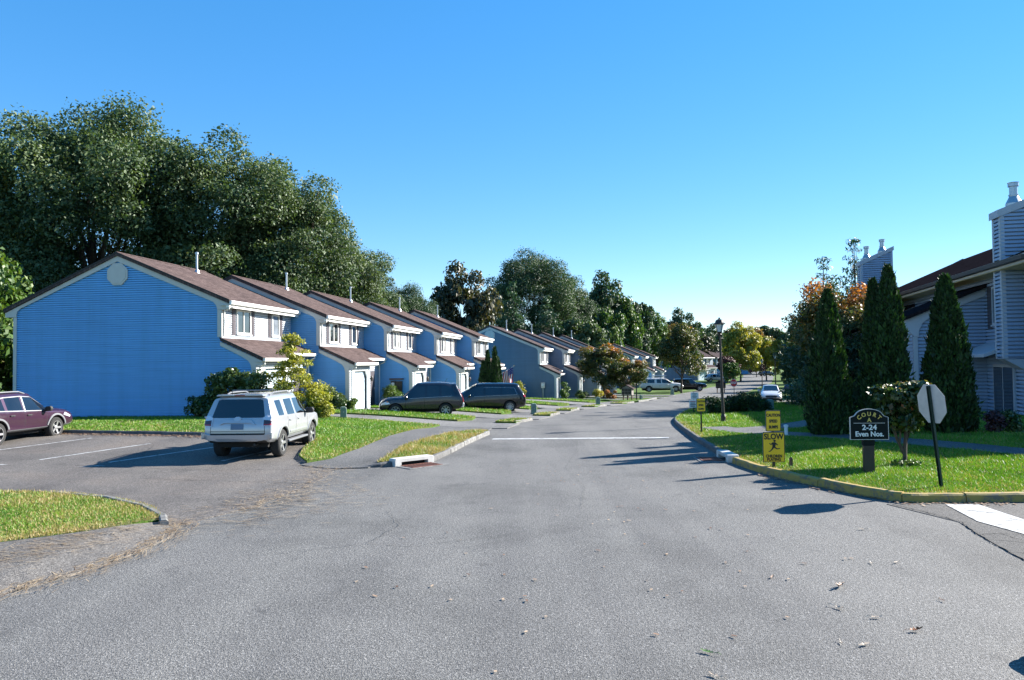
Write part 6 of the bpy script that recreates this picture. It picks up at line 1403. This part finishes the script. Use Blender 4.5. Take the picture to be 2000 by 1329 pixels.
# lamp posts
def lamp(label, x, y, h, lean, seed):
    t = thing('street_lamp', label, 'lamp post', (x, y, gz(x, y)), seed, 'lantern lamp posts'); t.rotation_euler = (0, lean, 0)
    MB().lathe([(0.11, -0.2), (0.11, 0.35), (0.075, 0.45), (0.06, 1.2), (0.045, h - 0.8), (0.05, h - 0.78), (0.08, h - 0.72), (0.05, h - 0.68)], 12).build('post', M['bronze'], t)
    L = MB().lathe([(0.06, h - 0.68), (0.12, h - 0.62), (0.12, h - 0.6), (0.03, h - 0.6)], 8).build('lantern', M['bronze'], t)
    MB().lathe([(0.105, h - 0.6), (0.19, h - 0.28), (0.02, h - 0.27)], 8).build('glass', M['lampglass'], L)
    MB().lathe([(0.25, h - 0.28), (0.26, h - 0.25), (0.19, h - 0.2), (0.16, h - 0.1), (0.06, h - 0.05), (0.03, h - 0.04), (0.05, h), (0.0, h + 0.03)], 10).build('cap', M['bronze'], L)
    for k in range(4):
        a = k * 1.5708 + 0.4
        MB().tube([(0.11 * math.cos(a), 0.11 * math.sin(a), h - 0.6), (0.195 * math.cos(a), 0.195 * math.sin(a), h - 0.27)], 0.009, 4).build('strut', M['bronze'], L)
lamp('black lantern lamp post on the right lawn by the hedge', 9.1, 33.3, 4.62, rad(-1.2), 0)
lamp('second lantern lamp post behind the white sedan', 26.0, 76.0, 4.5, 0, 1)
lamp('third lantern lamp post far down the street', 36.2, 111.5, 4.5, 0, 2)

# utility pedestals
def pedestal(label, x, y, rz=0.2, s=1.0):
    t = thing('utility_pedestal', label, 'utility box', (x, y, gz(x, y) + 0.03), rz, 'green utility pedestals')
    MB().prism([(-0.14 * s, -0.1), (0.14 * s, -0.1), (0.14 * s, 0.5 * s), (0.1 * s, 0.58 * s), (-0.1 * s, 0.58 * s), (-0.14 * s, 0.5 * s)], (0, -0.13, 0), *XZ, (0, 0.26, 0)).build('cabinet', M['pedgreen'], t, bevel=0.015)
    MB().box(-0.16 * s, 0.16 * s, -0.15, 0.15, -0.1, 0.06).build('base', M['pedgreen'], t)
    MB().box(-0.02, 0.02, -0.145, -0.132, 0.3, 0.36).build('latch', M['metal'], t)
pedestal('green utility pedestal beside the first driveway', -7.4, 33.6, 0.3, 0.95)
pedestal('green utility pedestal on the verge right of the black minivan', 1.25, 46.0, 0.2, 1.1)
pedestal('green utility pedestal on the far verge near the slate house', 6.9, 62.3, 0.2, 1.15)
pedestal('pale low utility box past the mailbox shelter', 12.6, 75.5, 0.5, 0.8)
pedestal('dark utility post on the lawn before the white pickup', 19.4, 93.5, 0.1, 1.3)
pedestal('grey utility box at the right end of the dark hedge', 14.1, 42.2, 0.0, 1.25)

# mailbox shelters
def shelter(label, x, y, rz, wallm, s=1.0):
    t = thing('mailbox_shelter', label, 'mailbox', (x, y, gz(x, y) + 0.05), rz); t.scale = (s, s, s)
    for px_ in (-0.42, 0.0, 0.42): MB().box(px_ - 0.05, px_ + 0.05, -0.05, 0.05, -0.2, 0.55).build('leg', M['wood'], t)
    MB().prism([(-0.5, 0.5), (0.5, 0.5), (0.5, 1.15), (0, 1.4), (-0.5, 1.15)], (0, -0.35, 0), *XZ, (0, 0.7, 0)).build('housing', wallm, t)
    for sg in (1, -1): MB().prism([(0, 1.47), (sg * 0.66, 1.12), (sg * 0.66, 1.05), (0, 1.4)], (0, -0.45, 0), *XZ, (0, 0.9, 0)).build('roof', M['roof2'], t)
    for r in range(2):
        for c in range(3): MB().box(-0.46 + c * 0.31, -0.18 + c * 0.31, -0.375, -0.352, 0.56 + r * 0.3, 0.82 + r * 0.3).build('mailbox_door', M['bronze'], t)
shelter('grey mailbox shelter with little gabled roof at the left kerb', 11.0, 73.6, rad(-25), M['brownwall'])
shelter('dark mailbox shelter far down the street behind the lamp post', 27.2, 100.5, rad(-30), M['signdark'], 1.1)
t = thing('mail_post', 'thin dark post beside the grey mailbox shelter', 'post', (11.9, 73.9, gz(11.9, 73.9)))
MB().box(-0.05, 0.05, -0.05, 0.05, -0.2, 1.55).build('post', M['bronze'], t); MB().box(-0.07, 0.07, -0.07, 0.07, 1.55, 1.62).build('cap', M['bronze'], t)

# flag on the fifth house
fr = ROW1[4]; b0 = fr.P(1.7, 0.2)
t = thing('flag', 'striped flag with blue canton hanging from an angled pole by the minivan', 'flag', (b0[0], b0[1], Z1[4] + 1.75), -fr.a)
MB().tube([(0, 0, 0), (1.6, -0.1, 0.95)], 0.018, 6).build('pole', M['signwhite'], t)
MB().lathe([(0.01, -0.03), (0.035, 0.0), (0.01, 0.04)], 8, (1.62, -0.1, 0.97)).build('finial', M['gold'], t)
def flag_pt(u, v):   # u along the pole from the tip (hoist), v down the fly
    px_ = 1.55 - 0.78 * u; z0 = 0.92 - 0.46 * u
    return (px_ - 0.10 * v + 0.04 * math.sin(9 * u + 4 * v), -0.12 + 0.11 * math.sin(u * 11 + v * 2.5) * (0.3 + v), z0 - 1.45 * v + 0.05 * math.sin(u * 8))
for k in range(13):
    mb = MB(); u0, u1 = k / 13, (k + 1) / 13; n = 12; s0 = 5 if k < 7 else 0
    for j in range(n + 1):
        v = j / n
        mb.v += [flag_pt(u0, v), flag_pt(u1, v)]
    mb.f = [(2 * j, 2 * j + 1, 2 * j + 3, 2 * j + 2) for j in range(s0, n)]
    mb.build('stripe', M['flagred' if k % 2 == 0 else 'signwhite'], t)
mb = MB()
for i in range(8):
    for j in range(6): mb.v.append(flag_pt(i / 7 * 7 / 13, j / 5 * 5 / 12))
mb.f = [(i * 6 + j, i * 6 + j + 1, (i + 1) * 6 + j + 1, (i + 1) * 6 + j) for i in range(7) for j in range(5)]
cn = mb.build('canton', M['flagblue'], t)
for i in range(5):
    for j in range(4):
        p = Vector(flag_pt((i + 0.6) / 5 * 7 / 13 * 0.95, (j + 0.6) / 4 * 5 / 12 * 0.95))
        MB().lathe([(0.022, -0.012), (0.022, 0.012)], 5, tuple(p), 'y').build('star', M['signwhite'], cn)

# rock, stake, marker pipe, fallen leaves
rng = np.random.default_rng(3)
t = thing('rock', 'mossy rock at the lower right picture corner', 'rock', (4.82, 6.75, -0.04))
bm = bmesh.new(); bmesh.ops.create_icosphere(bm, subdivisions=4, radius=0.3)
for v in bm.verts:
    p = v.co; v.co = p * (1 + 0.18 * math.sin(p.x * 11 + 1) * math.cos(p.y * 9) + 0.1 * math.sin(p.z * 21 + p.x * 14)); v.co.z *= 0.6
me = bpy.data.meshes.new('stone'); bm.to_mesh(me); bm.free()
M['rock'] = simple('mossy_rock', (0.20, 0.16, 0.06), 0.9, var=0.7, scale=7, bmp=0.9); mobj('stone', me, M['rock'], t, True).location = (0, 0, 0.12)
x, y = 6.62, 18.4; t = thing('wooden_stake', 'short wooden stake beside the slow sign', 'stake', (x, y, lawn_z(x, y)), 0.4)
MB().prism([(-0.03, -0.1), (0.03, -0.1), (0.03, 0.2), (0, 0.24), (-0.03, 0.2)], (0, -0.03, 0), *XZ, (0, 0.06, 0)).build('stake', M['wood'], t)
x, y = 9.0, 25.4; t = thing('marker_pipe', 'short white marker pipe behind the yellow signs', 'pipe', (x, y, lawn_z(x, y)))
MB().lathe([(0.06, -0.1), (0.06, 0.3), (0.075, 0.3), (0.075, 0.36), (0.0, 0.38)], 10).build('pipe', M['signwhite'], t); MB().lathe([(0.13, -0.05), (0.12, 0.03)], 10).build('collar', M['metal'], t)
def leaf_mesh(seed, curl):
    rnd = random.Random(seed); out = []
    half = [(0.0, 0.012), (0.1, 0.03), (0.2, 0.16), (0.3, 0.07), (0.42, 0.24), (0.52, 0.09), (0.66, 0.2), (0.76, 0.07), (0.9, 0.08), (1.0, 0.0)]
    mb = MB()
    for i, (a, w) in enumerate(half):
        for s in (-1, 0, 1):
            ww = w * s * rnd.uniform(0.8, 1.15); z = curl * ((a - 0.4) ** 2 * 1.3 + abs(s) * w * 1.4) + rnd.uniform(0, 0.03)
            mb.v.append((ww, a - 0.5, z + 0.02))
    for i in range(len(half) - 1):
        for k in range(2): mb.f.append((i * 3 + k, i * 3 + k + 1, (i + 1) * 3 + k + 1, (i + 1) * 3 + k))
    return mb
LM = [simple('dry_leaf_brown', (0.20, 0.10, 0.05), 0.6, var=0.3, scale=9), simple('dry_leaf_rust', (0.32, 0.10, 0.02), 0.6, var=0.3, scale=9), simple('dry_leaf_tan', (0.42, 0.33, 0.24), 0.6, var=0.2, scale=9), simple('fresh_leaf', (0.08, 0.16, 0.03), 0.5, var=0.2, scale=9)]
def fallen(label, x, y, s, m, curl, seed, group=None):
    t = thing('fallen_leaf', label, 'leaf', (x, y, gz(x, y) + 0.012), seed * 2.4, group)
    b = leaf_mesh(seed, curl); b.v = [(a * s, c * s, d * s) for a, c, d in b.v]; b.build('blade', LM[m], t)
    MB().tube([(0, -0.5 * s, 0.03 * s + curl * 0.2 * s), (0.03 * s, -0.75 * s, 0.02), (0.05 * s, -0.95 * s, 0.005)], 0.003, 4).build('stalk', LM[m], t)
fallen('largest curled brown leaf on the grey road', 3.82, 9.12, 0.2, 0, 0.45, 1)
fallen('curled rusty leaf nearest the rock on the road', 3.94, 7.63, 0.15, 1, 0.45, 2)
fallen('flat green leaf at the bottom of the road', 1.76, 7.14, 0.14, 3, 0.2, 3)
fallen('small orange leaf on the road below the stop bar', 4.72, 8.55, 0.07, 1, 0.4, 4)
fallen('dark curled leaf left of the largest brown leaf', 3.17, 9.54, 0.1, 0, 0.4, 5)
for i, (x, y, sz) in enumerate(((3.28, 7.28, 0.13), (5.46, 12.12, 0.12), (3.49, 8.35, 0.14), (4.68, 10.16, 0.1), (5.0, 10.15, 0.1), (3.74, 8.03, 0.12), (1.69, 6.62, 0.12), (3.08, 7.34, 0.07), (-0.41, 14.2, 0.08))):
    fallen('small pale dry leaf lying flat on the grey road', x, y, sz, 2, 0.25, 10 + i, 'pale dry leaves on the road')
# ------------------------------------------------------------------ grass, needles, litter (uncountable)
def smv(t): t = np.clip(t, 0, 1); return t * t * (3 - 2 * t)
def gzn(x, y):
    z = sum(np.interp(y + d, [28, 65, 107, 150, 260], [0, -1.0, -1.75, -1.95, -2.0]) for d in (-5, -2.5, 0, 2.5, 5)) / 5
    z = z + np.interp(y, [12, 20, 30, 40, 66, 76, 100], [0.0, 0.14, 0.5, 0.52, 0.5, 0.18, 0.12]) * smv((np.interp(y, XLy, XLx) - x) / 10.0)
    return z + np.interp(y, [10, 14, 22, 40, 55, 62, 80], [0.0, 0.08, 0.25, 0.2, 0.1, 0.05, 0.05]) * smv((x - np.interp(y, XRy, XRx)) / 9.0)
def inside(poly, x, y):
    c = np.zeros(len(x), bool); n = len(poly)
    for i in range(n):
        (x0, y0), (x1, y1) = poly[i], poly[i - 1]
        if y0 == y1: continue
        c ^= ((y0 > y) != (y1 > y)) & (x < (x1 - x0) * (y - y0) / (y1 - y0) + x0)
    return c
def edge_dist(poly, x, y):
    d = np.full(len(x), 1e9)
    for i in range(len(poly)):
        ax, ay = poly[i - 1]; bx, by_ = poly[i]; dx, dy = bx - ax, by_ - ay; L2 = dx * dx + dy * dy + 1e-9
        t = np.clip(((x - ax) * dx + (y - ay) * dy) / L2, 0, 1); d = np.minimum(d, np.hypot(x - ax - t * dx, y - ay - t * dy))
    return d
def grass(key, label, dens, seed, dry=0.12, edge_dry=0.5, h=0.07, bounds=None, holes=()):
    poly, dz = LAWN[key]; rng = np.random.default_rng(seed)
    xs = [p[0] for p in poly]; ys = [p[1] for p in poly]
    x0, x1, y0, y1 = (max(min(xs), -40), min(max(xs), 45), max(min(ys), 5), max(ys)) if bounds is None else bounds
    n = int((x1 - x0) * (y1 - y0) * dens); x = rng.uniform(x0, x1, n); y = rng.uniform(y0, y1, n)
    dist = np.hypot(x, y); keep = (rng.random(n) < np.clip((17 / dist) ** 2, 0.02, 1)) & (np.abs(x) < 0.72 * y + 1.5) & (y > 6)
    x, y, dist = x[keep], y[keep], dist[keep]; k = inside(poly, x, y); x, y, dist = x[k], y[k], dist[k]
    for hp_ in holes: k = ~inside(hp_, x, y); x, y, dist = x[k], y[k], dist[k]
    n = len(x); e = edge_dist(poly, x, y); z = gzn(x, y) + dz - 0.004
    pat = 0.5 + 0.25 * np.sin(x * 1.7 + 2 * np.sin(y * 1.1)) + 0.25 * np.sin(y * 2.3 + 1.5 * np.sin(x * 2.9))
    lod = np.clip(dist / 17, 0.8, 3.0)
    hh = h * np.exp(rng.normal(size=n) * 0.3) * (0.75 + 0.5 * pat) * np.clip(lod, 0.8, 1.3); w = 0.009 * lod * (0.7 + 0.6 * rng.random(n))
    a = rng.random(n) * 6.2832; ln = rng.normal(size=(n, 2)) * 0.45 * hh[:, None]
    B = np.stack([x, y, z], 1); s = np.stack([np.cos(a) * w, np.sin(a) * w, np.zeros(n)], 1); T = B + np.stack([ln[:, 0], ln[:, 1], hh], 1)
    pd = np.clip(dry * (0.4 + 1.2 * pat) + edge_dry * np.exp(-e / 0.35), 0, 0.95)
    var = np.where(rng.random(n) < pd, 0.72 + 0.28 * rng.random(n), 0.05 + 0.3 * pat + 0.32 * rng.random(n))
    V = np.stack([B - s, B + s, T], 1).reshape(-1, 3)
    tag(mobj('grass', np_mesh('grass', V, 3, np.repeat(var, 3)), M['grass']), label, 'grass', kind='stuff')
grass('island', 'mown grass on the island at lower left', 3000, 1, 0.42, 0.5, 0.04)
grass('front', 'mown grass in front of the nearest blue house', 1700, 2, 0.1, 0.5, 0.038, bounds=(-24, -3, 20, 36))
grass('verge', 'dry grass on the verge by the white drain inlet', 2400, 3, 0.5, 0.6, 0.06)
for k in range(5):
    grass('strip%d' % k, 'mown grass strip beside driveway, %s from the lot' % ['first', 'second', 'third', 'fourth', 'fifth'][k], 900, 10 + k, 0.06, 0.35, 0.05)
    grass('bit%d' % k, 'little grass patch at the kerb, %s from the lot' % ['first', 'second', 'third', 'fourth', 'fifth'][k], 1500, 20 + k, 0.2, 0.6, 0.05)
PATHS = [ribbon_poly(smooth_line([(7.8, 30.2), (8.3, 28.0), (9.2, 26.0), (10.4, 24.3), (11.3, 22.3), (12.2, 20.6), (13.4, 19.0), (18, 17.2), (40, 16)], 4), 0.5, 0.6), ribbon_poly(smooth_line([(8.35, 28.4), (10.2, 29.0), (12.5, 31.0), (15, 34)], 4), 0.85, 0.85)]
grass('right', 'mown lawn grass round the signs on the right', 2800, 5, 0.13, 0.7, 0.04, bounds=(5, 24, 14, 34), holes=PATHS)
grass('right', 'mown lawn grass in the shade beyond the lamp post', 1400, 6, 0.05, 0.3, 0.07, bounds=(6, 40, 34, 60))
def litter(name, label, pts_w, n, L, wd, mat, seed, zoff=0.022, spread=0.3, align=None):
    rng = np.random.default_rng(seed); P = np.array(resample(pts_w, 0.2)); k = rng.integers(0, len(P), n); p = P[k] + rng.normal(size=(n, 2)) * spread
    a = rng.normal(size=n) * 0.5 + (align if align is not None else 0) if align is not None else rng.random(n) * 6.28
    l = L * np.exp(rng.normal(size=n) * 0.3); d = np.stack([np.cos(a), np.sin(a)], 1); q = np.stack([-d[:, 1], d[:, 0]], 1) * wd
    A = p - d * l[:, None] / 2; B = p + d * l[:, None] / 2
    def z(c): return gzn(c[:, 0], c[:, 1]) + zoff
    def v3(c, o): return np.column_stack([c, z(c) + o])
    o = rng.random(n) * 0.012
    V = np.stack([v3(A - q, o), v3(A + q, o), v3(B + q, o + 0.004), v3(B - q, o + 0.004)], 1).reshape(-1, 3)
    tag(mobj(name, np_mesh(name, V, 4, np.repeat(rng.random(n), 4)), mat), label, 'litter', kind='stuff')
M['needle'] = leaf_mat('dry_needles', [(0.0, (0.16, 0.10, 0.055)), (0.5, (0.30, 0.21, 0.12)), (1.0, (0.45, 0.35, 0.23))], 0.6, 0.1)
M['litterleaf'] = leaf_mat('leaf_litter', [(0.0, (0.10, 0.045, 0.02)), (0.5, (0.25, 0.14, 0.08)), (1.0, (0.45, 0.33, 0.22))], 0.6, 0.1)
E0 = [(-5.75, 13.2), (-5.45, 12.35), (-5.45, 11.3), (-5.62, 10.5), (-5.86, 9.75), (-6.12, 9.2), (-6.8, 7.6)]
litter('pine_needles', 'tan pine needles gathered along the road edge of the worn walk', E0, 900, 0.15, 0.004, M['needle'], 1, 0.03, 0.17, align=1.35)
litter('pine_needles', 'pine needles strewn on the worn walk by the island', [(-6.3, 12.6), (-6.5, 11.5), (-7.0, 10.6), (-7.6, 9.6)], 700, 0.15, 0.004, M['needle'], 2, 0.115, 0.38, align=0.3)
litter('pine_needles', 'sparse pine needles blown across the lot entrance', [(-5.2, 13.4), (-4.6, 14.5), (-4.0, 15.5), (-4.6, 16.5)], 420, 0.18, 0.006, M['needle'], 3, 0.026, 0.75, align=0.2)
litter('pine_needles', 'thin line of debris along the lot seam', [(-5.0, 14.6), (-4.5, 17.0), (-4.6, 19.5), (-5.3, 20.4)], 500, 0.12, 0.006, M['needle'], 4, 0.026, 0.3)
litter('leaf_litter', 'dry leaf litter along the dark kerb of the front lawn', [(-18, 27.35), (-15.1, 26.75), (-10.1, 25.6), (-8.5, 25.3)], 900, 0.06, 0.022, M['litterleaf'], 5, 0.03, 0.16)
litter('leaf_litter', 'scattered leaf bits on the front lawn', [(-17, 29), (-13, 28.5), (-9, 28)], 260, 0.07, 0.026, M['litterleaf'], 6, 0.17, 0.9)
litter('leaf_litter', 'fine leaf crumbs scattered over the road', [(0, 9), (2, 12), (3, 16), (1, 20), (4, 19)], 160, 0.045, 0.014, M['litterleaf'], 7, 0.012, 1.6)
litter('leaf_litter', 'dry leaf litter along the yellow kerb', [(9, 14.05), (7.2, 14.3), (6.4, 15.9), (5.8, 17.8)], 350, 0.05, 0.018, M['litterleaf'], 8, 0.014, 0.1)
